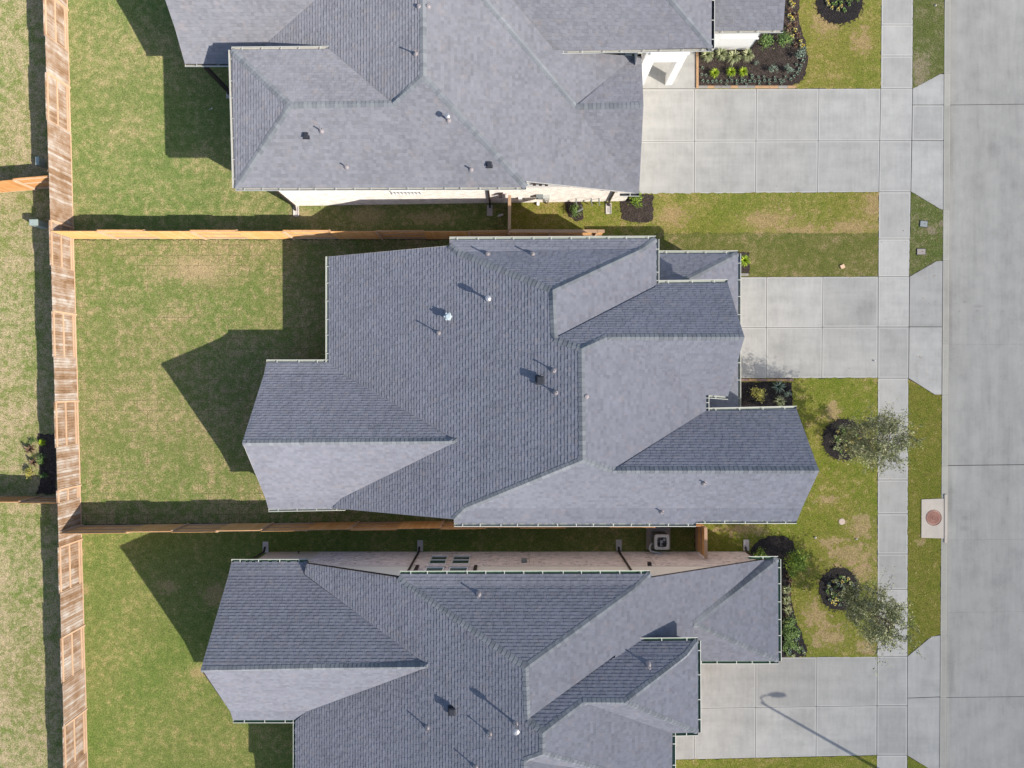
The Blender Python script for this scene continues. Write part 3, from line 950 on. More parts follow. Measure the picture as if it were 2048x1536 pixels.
def vent_pipe(parent, bvh, px, py, h, cap=False, r=0.035, label=None, rim=True):
    p, nn = pick(bvh, px, py)
    if p is None: return
    mb = MB()
    mb.tube([p + Vector((0, 0, -0.12)), p + Vector((0, 0, 0.03)), p + Vector((0, 0, 0.11))], [0.16, 0.11, 0.055], 14, 0)
    mb.tube([p + Vector((0, 0, 0.05)), p + Vector((0, 0, h))], r, 10, 1)
    if cap:
        mb.tube([p + Vector((0, 0, h - 0.16)), p + Vector((0, 0, h - 0.12)), p + Vector((0, 0, h - 0.02)), p + Vector((0, 0, h + .02))], [r, r * 2.6, r * 2.6, r], 12, 1)
    o = mb.build('vent_pipe', [M_LEAD, M_PVC], parent)
    if label: o['label'] = label
    mb = MB()
    mb.tube([p + Vector((0, 0, h - .01)), p + Vector((0, 0, h + .012))], r + .012, 12, 0)
    mb.disc((p.x, p.y), r * 0.7, 10, 1, p.z + h + .014)
    mb.build('pipe_rim', [M_LEAD, M_BLACK], o)


def box_vent(parent, bvh, px, py, h=0.14, mat=None, s=0.30, label=None):
    p, nn = pick(bvh, px, py)
    if p is None: return
    mb = MB()
    mb.box((p.x, p.y, p.z - 0.0), (s * 1.35, s * 1.35, 0.035))
    mb.box((p.x, p.y, p.z + h * 0.5), (s * 0.8, s * 0.8, h))
    q = [Vector((p.x + i * s * .55, p.y + j * s * .55, p.z + h + 0.02)) for i, j in ((-1, -1), (1, -1), (1, 1), (-1, 1))]
    q2 = [Vector((p.x + i * s * .38, p.y + j * s * .38, p.z + h + 0.07)) for i, j in ((-1, -1), (1, -1), (1, 1), (-1, 1))]
    mb.face(q2)
    for i in range(4): mb.face([q[i], q[(i + 1) % 4], q2[(i + 1) % 4], q2[i]])
    o = mb.build('box_vent', mat or M_BLACK, parent)
    if label: o['label'] = label


def downspout(parent, top, wall_top, foot, out, mat=None):
    """from the gutter back to the wall, down the wall, and a kick-out elbow"""
    mb = MB()
    o = OUT[out]
    w0 = Vector(wall_top); ft = Vector(foot)
    mb.bar(Vector(top), w0, 0.09, 0.07)
    mb.bar(w0 + Vector((0, 0, .04)), Vector((w0.x, w0.y, 0.22)), 0.09, 0.07)
    mb.bar(Vector((w0.x, w0.y, 0.25)), Vector((w0.x, w0.y, 0.09)) + o * 0.22, 0.09, 0.07)
    return mb.build('downspout', mat or M_DKTRIM, parent)


def splash_block(px, py, rot, label, L=0.58, w=0.30):
    p = P(px, py, 0.03)
    mb = MB()
    z = 0.03
    def b(cx, cy, sx, sy, h, zc): 
        ca, sa = math.cos(rot), math.sin(rot)
        mb.box((p.x + ca * cx - sa * cy, p.y + sa * cx + ca * cy, zc), (sx, sy, h), 0, rot)
    b(0, 0, w, L, 0.03, z)
    b(-w / 2 + 0.02, 0.0, 0.04, L, 0.07, z + .02)
    b(w / 2 - 0.02, 0.0, 0.04, L, 0.07, z + .02)
    b(0, -L / 2 + 0.02, w - 0.08, 0.04, 0.072, z + .02)
    b(0.03, 0.08, 0.015, L * 0.4, 0.02, z + .022); b(-0.03, 0.08, 0.015, L * 0.4, 0.02, z + .022)
    return tag(mb.build('splash_block', M_SPLASH), label, 'splash block', 'concrete splash blocks below the downspouts')


def E3(V, k): return P(*V[k])


# ================================================================== middle house
h2 = empty('house', P(1000, 760, 0), 'middle house with long grey shingle roof, cream gutters and rear gable wing', 'house')
h2.location = (0, 0, 0)
b2 = base_bvh(H2V, H2P)
r2 = build_roof(H2V, H2P, M_ROOF2, h2, b2)
edge_boards(H2V, H2P, M_CREAM, h2)
for rr in ('B K C', 'C D', 'D D2', 'D2 E', 'F Fk E', 'N2 kR C', 'R0 ap1', 'D2 R0', 'E S0', 'S0 ap2', 'apW V2'):
    ridge(H2V, rr, b2, r2)
for a, b, s in (('A', 'V0', 'W'), ('V0', 'Wn', 'N'), ('Ws', 'V5', 'S'), ('Bp', 'N2', 'N'), ('N2', 'X1', 'E'), ('X1', 'NEn', 'N'),
                ('NEs', 'X2', 'S'), ('X2', 'X3', 'E'), ('X3', 'SEn', 'N'), ('SEs', 'J2', 'S'), ('J1', 'Fp', 'S')):
    pa, pb = E3(H2V, a), E3(H2V, b)
    if (a, b) == ('Ws', 'V5'): pb.z = pa.z
    gutter(pa, pb, s, M_GUT2, h2)
f2 = [(694, 533), (1258, 533), (1258, 606), (1384, 606), (1384, 778), (1345, 778), (1345, 825), (1502, 825), (1502, 994), (694, 994)]
walls(loop_edges(f2, 3.0) + loop_edges([(580, 739), (696, 739), (696, 989), (580, 989)], 9.0), b2, h2, M_BRICK3, M_CREAM)
# low front roof in front of the garage
zl, ze = 2.95, 4.55
c = P(1476, 507, zl); cS = P(1475, 816, zl); cW = P(1312, 508, zl)
run_e, run_n = 3.6, 1.87
H2L = {'g0': (c.x, c.y, zl), 'g1': (cS.x, cS.y - 0.6, zl), 'g2': (cW.x - 1.0, c.y, zl)}
low_pts = dict(a=Vector((c.x, c.y, zl)), b=Vector((c.x, cS.y - 0.8, zl)), t=Vector((c.x - run_e, c.y - run_n, ze)),
               tb=Vector((c.x - run_e, cS.y - 0.8, ze)), w=Vector((cW.x - 1.2, c.y, zl)), tw=Vector((cW.x - 1.2, c.y - run_n, ze)))


def to_px(p):
    k = FPX / (CAM_H - p.z)
    return (1024 + p.x * k, 768 - p.y * k, p.z)


LV = {k: to_px(v) for k, v in low_pts.items()}
LP = [('E', 'a b tb t'), ('N', 'w a t tw')]
bl2 = base_bvh(LV, LP)
rl = build_roof(LV, LP, M_ROOF2, h2, bl2, 'garage_roof')
edge_boards(LV, LP, M_CREAM, h2)
ridge(LV, 'a t', bl2, rl)
gutter(low_pts['a'], Vector((c.x, P(1475, 814, zl).y, zl)), 'E', M_GUT2, h2)
gutter(Vector((cW.x, c.y, zl)), low_pts['a'], 'N', M_GUT2, h2)
walls(loop_edges([(1258, 537), (1431, 537), (1431, 822), (1258, 822)], 0.9, -0.02, 2.9), b2, h2, M_BRICK3, M_CREAM, ('brick_base', 'siding'))
for px, py, h, cp in ((975, 509, .34, 0), (1065, 509, .34, 0), (977, 599, .52, 1), (878, 666, .44, 0), (1108, 741, .34, 0), (1112, 785, .42, 0),
                      (1408, 965, .33, 0), (1323, 1023, .33, 0)):
    vent_pipe(h2, b2, px, py, h, bool(cp), 0.05 if cp else 0.03)
vent_pipe(h2, b2, 1172, 793, 0.06, False, 0.03)
box_vent(h2, b2, 1080, 760, 0.2, label='dark square roof vent')
# pale storm-collar vent
p, _ = pick(b2, 897, 634)
mb = MB()
mb.tube([p, p + Vector((0, 0, .22))], 0.09, 12, 0)
mb.tube([p + Vector((0, 0, .16)), p + Vector((0, 0, .21)), p + Vector((0, 0, .27))], [0.09, 0.17, 0.1], 8, 0)
for k in range(6):
    a = k * math.pi / 3
    mb.box((p.x + .15 * math.cos(a), p.y + .15 * math.sin(a), p.z + .2), (.09, .07, .05), 0, a)
mb.build('turbine_vent', plain('pale_blue_vent', (0.45, 0.52, 0.54), 0.5, var=.05), h2)

# ================================================================== lower house
h3 = empty('house', (0, 0, 0), 'lower house with green gutters and a pink brick side wall facing the narrow side yard', 'house')
b3 = base_bvh(H3V, H3P)
r3 = build_roof(H3V, H3P, M_ROOF3, h3, b3)
edge_boards(H3V, H3P, M_DKTRIM, h3, 0.14)
for rr in ('R1 K C', 'N2 kR C', 'C D', 'D D4', 'D4 E4', 'E4 E5 E6', 'E4 Z', 'D4 R3', 'R3 R2', 'R2 kE SEn', 'R2 SEs', 'ap V2', 'Q0 PN', 'Q0 PS'):
    ridge(H3V, rr, b3, r3, 0.17 if rr in ('Q0 PN',) else 0.14)
pz = E3(H3V, 'PN')
for a, b, s in (('Wn', 'V6b', 'N'), ('Rp', 'N2', 'N'), ('X0', 'SEn', 'N'), ('SEn', 'SEs', 'E'), ('SEs', 'S4', 'S'), ('S4', 'S5', 'E'),
                ('Ws', 'V0', 'S'), ('V0', 'Vs', 'W'), ('PN', 'PS', 'E'), ('PS', 'PW', 'S')):
    gutter(E3(H3V, a), E3(H3V, b), s, M_GUT3, h3)
gutter(Vector((P(1497, 1118, 2.9).x, pz.y, 2.9)), pz, 'N', M_GUT3, h3)
f3 = [(640, 1103), (1493, 1103), (1506, 1121), (1506, 1269), (1326, 1269), (1326, 1346), (1284, 1346), (1284, 1640), (636, 1640), (636, 1376), (537, 1376), (537, 1103.5)]
ed = loop_edges(f3, 3.12)
ed[-1] = (f3[-1], f3[0], 0.0, -0.02)
WY3 = P(1000, 1103, 0).y
ed[0] = ((640, 1103), (851.5, 1103), 3.12, -0.02)
ed += [((851.5, 1103), (957.5, 1103), 9.0, -0.02), ((957.5, 1103), (1493, 1103), 3.12, -0.02)]
walls(ed, b3, h3, M_BRICK3, M_CREAM, cut=0.2)
walls([((1200, 1213), (1326, 1213), 0, 3.0), ((1326, 1213), (1326, 1350), 0, 3.0)], b3, h3, M_BRICK3, M_CREAM, ('brick_wall', 'siding'))
X3 = lambda g: (g - 1024) / 36.98
for gx in (851, 957.5):
    mb = MB(); mb.box((X3(gx), WY3 + 0.04, 4.5), (0.16, 0.09, 2.7)); mb.build('dark_strip', M_DKTRIM, h3)  # narrow dark upright strips either side of the full-height brick
for xa, xb in ((642, 849), (960, 1425)):              # toothed course of bricks at the top of the brickwork
    mb = MB()
    x, q = X3(xa), []
    while x < X3(xb):
        q += [(x, 0.03), (x + .07, 0.03), (x + .07, 0.008), (x + .145, 0.008)]
        x += 0.145
    for a, b in zip(q, q[1:]):
        mb.face([(a[0], WY3 + a[1], 3.03), (b[0], WY3 + b[1], 3.03), (b[0], WY3 + b[1], 3.13), (a[0], WY3 + a[1], 3.13)], 0, [(a[0], 0), (b[0], 0), (b[0], .1), (a[0], .1)])
        mb.face([(a[0], WY3 + a[1], 3.13), (b[0], WY3 + b[1], 3.13), (b[0], WY3 - .05, 3.13), (a[0], WY3 - .05, 3.13)])
    mb.build('brick_course', M_BRICK3, h3)
for (x0, x1) in ((868, 901), (910.5, 944.5)):
    for (z0, z1, nm) in ((1.12, 2.75, 'lower'), (3.45, 5.3, 'upper')):
        mb = MB()
        cx, w = (X3(x0) + X3(x1)) / 2, (x1 - x0) / 36.98
        t = 0.055
        for s in (-1, 1): mb.box((cx + s * (w / 2 - t / 2), WY3 + 0.03, (z0 + z1) / 2), (t, 0.06, z1 - z0))
        for zz in (z0 + t / 2, (z0 + z1) / 2, z1 - t / 2): mb.box((cx, WY3 + 0.028, zz), (w - 2 * t, 0.05, t if zz != (z0 + z1) / 2 else 0.035), bottom=True)
        wf = mb.build('window', M_WHITE, h3)
        mb = MB(); mb.box((cx, WY3 + 0.006, (z0 + z1) / 2), (w - 2 * t, 0.012, z1 - z0 - 2 * t)); mb.build('glass', M_GLASS, wf)
        mb = MB(); mb.box((cx, WY3 + 0.05, z0 - 0.05), (w + 0.12, 0.12, 0.08)); mb.build('sill', M_BRICK3, wf)
mb = MB()
mb.box((0.62, WY3 + 0.08, 2.35), (0.28, 0.16, 0.26)); mb.face([(0.48, WY3 + .165, 2.48), (.76, WY3 + .165, 2.48), (.76, WY3 + .2, 2.25), (.48, WY3 + .2, 2.25)])
mb.build('wall_vent', M_METALBOX, h3)
mb = MB(); mb.box((6.85, WY3 + 0.09, 3.0), (0.17, 0.18, 0.24)); mb.box((6.85, WY3 + .1, 3.14), (.1, .12, .05)); mb.build('wall_lamp', M_DKTRIM, h3)
mb = MB(); mb.tube([(-11.4, WY3, .45), (-11.4, WY3 + .14, .45)], .03); mb.box((-11.4, WY3 + .12, .5), (.08, .04, .05)); mb.build('hose_bib', M_BLACK, h3)
mb = MB(); mb.box((X3(1290) , WY3 + 0.006, 1.6), (0.02, 0.012, 3.0)); mb.box((X3(1057), WY3 + 0.006, 1.6), (0.02, 0.012, 3.0)); mb.build('expansion_joint', M_PADC, h3)
for gx, ztop, ex in ((839, 5.75, 839), (1237, 5.75, 1237)):
    downspout(h3, (X3(gx), E3(H3V, 'Rp').y + .06, 5.72), (X3(gx), WY3 + 0.05, 5.35), (X3(gx), WY3 + .3, 0), 'N')
downspout(h3, (X3(1492), WY3 + .3, 2.85), (X3(1490), WY3 + 0.05, 2.6), (0, 0, 0), 'N')
downspout(h3, (X3(537), WY3 + .30, 2.9), (X3(531), WY3 + 0.05, 2.6), (0, 0, 0), 'N')
splash_block(531.5, 1094, 0, 'concrete splash block below the rear corner of the lower house, leftmost in the side yard')
splash_block(840.5, 1091, 0, 'concrete splash block under the long downspout beside the brick wall windows')
splash_block(1237.5, 1090, 0, 'concrete splash block in the side yard left of the air conditioner')
splash_block(1492, 1090, 0, 'concrete splash block on the front grass beside the dark curved mulch bed')
for px, py, h, cp in ((957, 1190, .36, 0), (1297, 1331, .36, 0), (855, 1455, .40, 0), (980, 1467, .40, 0), (1032, 1447, .78, 1), (952, 1534, .4, 0)):
    vent_pipe(h3, b3, px, py, h, bool(cp), 0.05 if cp else 0.03)
box_vent(h3, b3, 905, 1420, 0.2, label='dark square roof vent')

# ================================================================== upper house
h1 = empty('house', (0, 0, 0), 'upper house with white walls, cream brick side and white front porch opening', 'house')
b1 = base_bvh(H1V, H1P)
r1 = build_roof(H1V, H1P, M_ROOF1, h1, b1)
edge_boards(H1V, H1P, M_WHITE, h1, 0.16)
for rr in ('w0 w2', 'w1 w2', 'w2 w3', 'w3 top', 'top c0', 'se top', 'g cap', 'g g2', 'ne hp'):
    ridge(H1V, rr, b1, r1, 0.16)
for a, b, s in (('a1', 'a2', 'S'), ('w0', 'w4', 'N'), ('w0', 'w1', 'W'), ('w1', 'se', 'S'), ('v1', 'ne', 'S'), ('lo1', 'lo2', 'S')):
    gutter(E3(H1V, a), E3(H1V, b), s, M_GUT1, h1)
gutter(E3(H1V, 'ne'), E3(H1V, 'neN'), 'E', M_BLACK, h1)
q = E3(H1V, 'e2')
gutter(Vector((P(1240, 386, 3.0).x, q.y, q.z)), q, 'S', M_BLACK, h1)
q = E3(H1V, 'n2')
gutter(Vector((q.x - .45, q.y, q.z - .02)), Vector((q.x, q.y, q.z - .02)), 'N', M_BLACK, h1, hang=False)
ed = [((589, 412), (1240, 402.5), 2.95, -0.02), ((1240, 402.5), (1250, 402.5), 0.8, -0.02), ((1250, 402.5), (1250, 170), 0.8, -0.02),
      ((1250, 170), (1250, 104), 0, -0.02), ((1250, 104), (1268, 104), 0, 0, 2.5), ((1268, 104), (1383, 104), 0, 0, 3.5), ((1383, 104), (1425, 104), 0, 0, 2.5), ((1425, 100), (1499, 100), 0, 0, 2.75), ((1499, 100), (1499, -200), 0, 0, 2.75),
      ((589, 412), (589, 60), 2.95, -0.02), ((589, 60), (500, 60), 2.95, -0.02), ((500, 60), (500, -200), 2.95, -0.02)]
walls(ed, b1, h1, M_BRICK1, M_WHITE)
# white porch wall with its doorway
y0 = P(0, 170.5, 0).y
mb = MB()
for x0, x1, za, zb in ((X3(1267), X3(1287), 0.03, 4.0), (X3(1330), X3(1343.5), 0.03, 4.0), (X3(1287), X3(1330), 2.75, 4.0)):
    mb.box(((x0 + x1) / 2, y0 + 0.24, (za + zb) / 2), (x1 - x0, 0.48, zb - za), bottom=True)
mb.box(((X3(1275) + X3(1343.5)) / 2, y0 - 0.03, 3.72), (X3(1343.5) - X3(1275) + .06, 0.06, 0.16), bottom=True)
mb.build('porch_wall', M_WHITE, h1)
mb = MB()                                             # ledge added to cast the dark stripe along the front room wall
mb.box((X3(1462), P(0, 100, 0).y - 0.05, 1.42), (X3(1499) - X3(1425), 0.10, 0.10), bottom=True)
mb.build('shadow_ledge', M_WHITE, h1)
mb = MB(); mb.box((X3(1500.5), P(0, 100, 0).y + 0.02, 1.35), (0.12, 0.12, 2.7)); mb.build('corner_trim', M_DKTRIM, h1)
def y1(gx): return P(gx, 412 - (gx - 589) * 0.0146, 0).y
mb = MB()
cx = X3(826)                                          # lit transom window high in the brick wall
mb.box((cx, y1(826) - 0.03, 2.16), (1.5, 0.07, 0.07), bottom=True); mb.box((cx, y1(826) - 0.03, 2.70), (1.5, 0.07, 0.09), bottom=True)
for k in range(9): mb.box((cx - 0.72 + k * 0.18, y1(826) - 0.028, 2.43), (0.04, 0.06, 0.5))
wf = mb.build('window', M_WHITE, h1)
mb = MB(); mb.box((cx, y1(826) - 0.008, 2.43), (1.42, 0.014, 0.5)); mb.build('glass', plain('frosted_glass', (0.5, 0.5, 0.48), 0.2), wf)
mb = MB()
for gx, gz in ((1070, 3.7), (1081, 3.66), (1092, 3.62)): mb.box((X3(gx) - .15, y1(gx) - 0.05, gz), (0.15, 0.10, 0.22), bottom=True)
mb.build('bracket', M_DKTRIM, h1)
for px_, z_, sx, sz_, m_, nm in ((1077, 1.5, .36, .34, M_METALBOX, 'electric_meter'), (1090, 1.2, .34, .6, M_ACTOP, 'breaker_box'), (1040, 1.1, .2, .16, M_WHITE, 'wall_outlet'),
                                 (1076, .12, .15, .12, M_WHITE, 'cleanout')):
    mb = MB(); mb.box((X3(px_), y1(px_) - 0.09, z_), (sx, 0.18, sz_), bottom=True)
    mb.box((X3(px_), y1(px_) - 0.19, z_), (sx * .5, 0.04, sz_ * .5)); mb.build(nm, m_, h1)
mb = MB(); mb.tube([(X3(1095), y1(1095) - .1, 1.0), (X3(1095), y1(1095) - .1, .1)], .045); mb.build('conduit', M_PVC, h1)
mb = MB(); mb.box((X3(1002), y1(1002) - .06, 2.1), (.26, .12, .05)); mb.box((X3(1002), y1(1002) - .12, 1.98), (.14, .22, .2)); mb.build('wall_lamp', M_DKTRIM, h1)
mb = MB()
for gx in (1150, 1180, 1195): mb.tube([(X3(gx), y1(gx), .7), (X3(gx), y1(gx) - .22, .7), (X3(gx) + .1, y1(gx) - .25, .2)], .035, 6)
mb.tube([(X3(1160), y1(1160) - .3, .25), (X3(1163), y1(1160) - .5, .5), (X3(1152), y1(1160) - .62, .3)], .06, 7)
mb.build('gas_riser', M_METALBOX, h1)
for gx, zt, ye in ((980, 4.85, 375), (1217, 3.0, 383), (592, 4.85, 376)):
    yt = E3(H1V, 'w1').y - .06 if gx != 1217 else P(1228, 380, 3.3).y
    downspout(h1, (X3(gx), yt, zt), (X3(gx), y1(gx) - .05, zt - .35), (0, 0, 0), 'S')
mb = MB(); pp = P(461, 186, 0)
mb.box((pp.x, pp.y, 1.55), (.17, .17, 3.1)); mb.box((pp.x, pp.y, .12), (.24, .24, .24))
mb.build('patio_post', M_DKTRIM, h1)
mb = MB(); a_, b_ = P(452, 60, .06), P(600, 186, .06)
mb.box(((a_.x + b_.x) / 2 + .3, (a_.y + b_.y) / 2, .05), (b_.x - a_.x, a_.y - b_.y, .1)); mb.build('patio_slab', M_PADC, h1)
splash_block(592.5, 422, math.pi, 'concrete splash block at the left end of the cream brick wall')
splash_block(979.5, 421, math.pi, 'concrete splash block beside the short fence gate run')
splash_block(1217, 417, math.pi, 'concrete splash block on grass left of the small brown mulch bed')
splash_block(459, 186, math.pi, 'concrete splash block tucked under the upper house rear eave')
for px, py, h, cp in ((832, 108, .40, 0), (897, 240, .55, 1), (643, 262, .36, 0), (693, 334, .3, 0), (942, 339, .3, 0)):
    vent_pipe(h1, b1, px, py, h, bool(cp), 0.045 if cp else 0.03)
vent_pipe(h1, b1, 838, 13, 0.06); vent_pipe(h1, b1, 856, 13, 0.06)
box_vent(h1, b1, 613, 272, 0.1, s=.22, label='black square roof vent'); box_vent(h1, b1, 979, 330, 0.1, s=.22, label='black square roof vent near the long eave')

# ================================================================== fences
def fence(a, b, brk, kinds, H, label, board_mat, viewer, posts_at=None, rail_mat=None, group=None, cap=False):
    """a,b world ends; brk: distances along a-b where panels end; kinds: B = boards towards the viewer side, R = rails towards it"""
    a, b = Vector(a), Vector(b)
    d = (b - a); L = d.length; d.normalize()
    nrm = Vector((-d.y, d.x, 0)) * viewer
    ang = math.atan2(d.y, d.x)
    root = empty('fence', (0, 0, 0), label, 'fence', group)
    rm = rail_mat or M_RAIL
    for i in range(len(brk) - 1):
        s0, s1 = brk[i], brk[i + 1]
        kd = kinds[i % len(kinds)]
        side = 1 if kd == 'B' else -1
        mb = MB()
        nb = max(1, int(round((s1 - s0) / 0.142)))
        w = (s1 - s0) / nb
        hh = H + R.uniform(-0.012, 0.012)
        for k in range(nb):
            c = a + d * (s0 + w * (k + .5)) + nrm * (side * 0.032 + R.uniform(-.003, .003))
            h = hh + R.uniform(-0.012, 0.012)
            mb.box((c.x, c.y, 0.14 + (h - 0.14) / 2), (w - 0.013, 0.018, h - 0.14), 0, ang + R.uniform(-.008, .008), R.random())
        pn = mb.build('panel', board_mat, root)
        for z, hw in ((0.28, .09), (1.1, .09), (H - 0.13, .09)):
            c = a + d * ((s0 + s1) / 2) + nrm * (-side * 0.0)
            mb = MB(); mb.box((c.x, c.y, z), (s1 - s0 - 0.02, 0.042, hw), 0, ang, R.random(), True)
            mb.build('rail', rm, pn)
        mb = MB()
        c = a + d * ((s0 + s1) / 2) + nrm * side * 0.005
        mb.box((c.x, c.y, 0.07), (s1 - s0 - 0.01, 0.035, 0.14), 0, ang, R.random())
        mb.build('kickboard', rm, pn)
        if cap:
            mb = MB(); c = a + d * ((s0 + s1) / 2); mb.box((c.x, c.y, H + 0.03), (s1 - s0 + .02, 0.16, 0.04), 0, ang, R.random(), True); mb.build('cap_board', rm, pn)
        mb = MB()
        c = a + d * s0 - nrm * side * 0.03
        mb.box((c.x, c.y, (H - .07) / 2), (0.088, 0.088, H - .07), 0, ang, R.random())
        mb.build('post', rm, root)
    return root


def gy(t): return 768 + (t - 768) * 0.9455
tops = [-120, -22, 66, 142, 238, 339, 439, 530, 621.5, 713, 804, 895, 982, 1008, 1096, 1188, 1278, 1368, 1455, 1545, 1635]
kinds = 'BRBRBBRBRBRBRBRBRBRBR'
kinds = ['R', 'B', 'R', 'B'] and ['B', 'R', 'B', 'R', 'B', 'B', 'R', 'B', 'R', 'B', 'R', 'B', 'R', 'B', 'R', 'B', 'R', 'B', 'R', 'B']
kinds = ['B', 'B', 'B', 'R', 'B', 'B', 'R', 'B', 'R', 'B', 'R', 'B', 'R', 'B', 'R', 'B', 'R', 'B', 'R', 'B']
kinds[1] = 'R'
ya, yb_ = gy(tops[0]), gy(tops[-1])
A, B = P(LX(ya) + 1, ya), P(LX(yb_) + 1, yb_)
brk = [(P(0, gy(tops[0])).y - P(0, gy(t)).y) * (A - B).length / (A.y - B.y) for t in tops]
fence(A, B, brk, kinds, 2.0, 'long weathered grey and brown wooden fence behind all the back yards', M_WEATH, 1)


def hfence(pa, pb, first_top, step, kinds, H, label, mat, viewer, cap=False):
    A, B = P(*pa), P(*pb)
    L = (B - A).length
    g = step * 0.9455 / 36.98
    x0 = (1024 + (first_top - 1024) * 0.9455)
    s = (P(x0, 0).x - A.x)
    brk = [0.0]
    while s < L - .3:
        if s > 0.3: brk.append(s)
        s += g
    brk.append(L)
    return fence(A, B, brk, kinds, H, label, mat, viewer, cap=cap)


hfence((150, 477), (1018, 478), 191, 93.3, 'BRBRBRBRBR', 2.0, 'orange cedar fence between the upper and middle back yards', M_CEDAR, -1)
hfence((1018, 478), (1199, 478.5), 1100, 95, 'R', 2.0, 'short cedar fence stretch with exposed top rails beside the upper house front corner', M_CEDAR, -1, True)
hfence((166, 1051), (1000, 1041), 250, 90, 'RBRBRBRBRB', 2.0, 'orange cedar fence between the middle and lower back yards', M_CEDAR, 1)
hfence((1000, 1041), (1389, 1038), 1040, 90, 'BRBRB', 2.0, 'narrow strip of cedar fence peeking out under the middle house gutter', M_CEDAR, 1)
# short return fences with gates between fence and house wall
A, B = P(1019, 476), P(1019.5, 411)
fence(A, B, [0, (B - A).length], 'R', 2.0, 'short cedar fence from the long fence up to the cream brick wall', M_CEDAR, 1, cap=True)
A, B = P(1391, 1040), P(1391.5, 1101)
fence(A, B, [0, (B - A).length * .97], 'R', 2.0, 'short orange wooden side fence with gate right of the air conditioner', M_CEDAR, -1, cap=True)
A, B = P(-90, 393), P(143, 373)
hfence((-90, 393), (141, 373), 20, 92, 'BRB', 1.9, 'orange cedar fence of the left neighbour at upper left', M_CEDAR2, -1)
hfence((-90, 994), (157, 993), 31, 92, 'BRB', 1.9, 'cedar fence of the left neighbour beside the small planted bed', M_CEDAR2, 1)

# ================================================================== air conditioner on its pad
pc = P(1316, 1076, 0)
pd = MB(); pd.box((pc.x, pc.y, 0.05), (1.30, 1.18, 0.12)); tag(pd.build('concrete_pad', M_PADC), 'tan concrete pad under the air conditioner', 'pad')
ac = empty('air_conditioner', (pc.x, pc.y, 0.11), 'grey outdoor air conditioner unit on a concrete pad beside the brick wall', 'air conditioner')
def rbox(mb, sx, sy, z0, z1, r, mat=0, n=5):
    pts = []
    for cx, cy, a0 in ((sx / 2 - r, sy / 2 - r, 0), (-sx / 2 + r, sy / 2 - r, 90), (-sx / 2 + r, -sy / 2 + r, 180), (sx / 2 - r, -sy / 2 + r, 270)):
        for k in range(n):
            a = math.radians(a0 + 90 * k / (n - 1))
            pts.append((cx + r * math.cos(a), cy + r * math.sin(a)))
    for i, p in enumerate(pts):
        q = pts[(i + 1) % len(pts)]
        mb.face([(p[0], p[1], z0), (q[0], q[1], z0), (q[0], q[1], z1), (p[0], p[1], z1)], mat)
    return pts
mb = MB(); rbox(mb, .74, .76, 0, .84, .08)
for k in range(14):
    rbox(mb, .755, .775, .04 + k * .056, .06 + k * .056, .08)
mb.build('casing', M_ACBODY, ac)
mb = MB()
pts = rbox(mb, .78, .80, .84, .90, .10)
n = len(pts); ro = 0.31
for i in range(n):
    p, q = pts[i], pts[(i + 1) % n]
    a, b = math.atan2(p[1], p[0]), math.atan2(q[1], q[0])
    mb.face([(p[0], p[1], .90), (q[0], q[1], .90), (ro * math.cos(b), ro * math.sin(b), .905), (ro * math.cos(a), ro * math.sin(a), .905)])
mb.build('top_cover', M_ACTOP, ac)
mb = MB(); mb.disc((0, 0), .315, 24, 0, .62)
for k in range(24):
    a, b = 2 * math.pi * k / 24, 2 * math.pi * (k + 1) / 24
    mb.face([(ro * math.cos(a), ro * math.sin(a), .62), (ro * math.cos(b), ro * math.sin(b), .62), (ro * math.cos(b), ro * math.sin(b), .903), (ro * math.cos(a), ro * math.sin(a), .903)])
mb.build('fan_shroud', M_BLACK, ac)
mb = MB()
mb.tube([(0, 0, .66), (0, 0, .80)], .085, 14)
for k in range(3):
    a = 2 * math.pi * k / 3 + .4
    q = [(r_ * math.cos(a + o_), r_ * math.sin(a + o_), z_) for r_, o_, z_ in ((.08, -.3, .72), (.27, -.15, .76), (.28, .55, .68), (.08, .35, .68))]
    mb.face(q)
    mb.face([(x, y, z - .006) for x, y, z in q][::-1])
mb.build('fan', M_STEEL, ac)
mb = MB()
for r_ in (.07, .12, .17, .22, .27):
    mb.tube([(r_ * math.cos(t * math.pi / 12), r_ * math.sin(t * math.pi / 12), .915) for t in range(25)], .0035, 4, cap=False)
for k in range(6): mb.bar((.05 * math.cos(k), .05 * math.sin(k), .915), (ro * math.cos(k), ro * math.sin(k), .91), .005, .005)
mb.build('grille', M_STEEL, ac)
mb = MB(); mb.tube([(-.38, -.2, .3), (-.5, -.3, .32), (-.55, -.48, .34), (-.48, -.60, .4), (-.1, -.66, .5), (.05, -.72, .55)], [.05, .05, .055, .05, .045, .045], 8)
mb.build('insulated_pipe', M_WHITE, ac)

# ================================================================== street lamp (stands below the bottom edge of the picture, its shadow crosses the driveway)
lp = P(1833, 1581, 0)
lamp = empty('street_lamp', (lp.x, lp.y, 0), 'tall grey street lamp with curved arm whose shadow crosses the lower driveway', 'street lamp')
mb = MB(); mb.tube([(0, 0, 0), (0, 0, .25), (0, 0, .3), (0, 0, 7.5)], [.14, .14, .095, .055], 12); mb.build('pole', M_STEEL, lamp)
mb = MB(); mb.tube([(0, 0, 7.1), (.12, 0, 7.5), (.4, 0, 7.9), (.8, 0, 8.1), (1.2, 0, 8.16)], .035, 8); mb.build('arm', M_STEEL, lamp)
mb = MB(); mb.tube([(1.15, 0, 8.16), (1.3, 0, 8.16), (1.6, 0, 8.18), (1.95, 0, 8.17), (2.05, 0, 8.16)], [.06, .11, .14, .10, .04], 12); mb.build('lamp_head', M_STEEL, lamp)

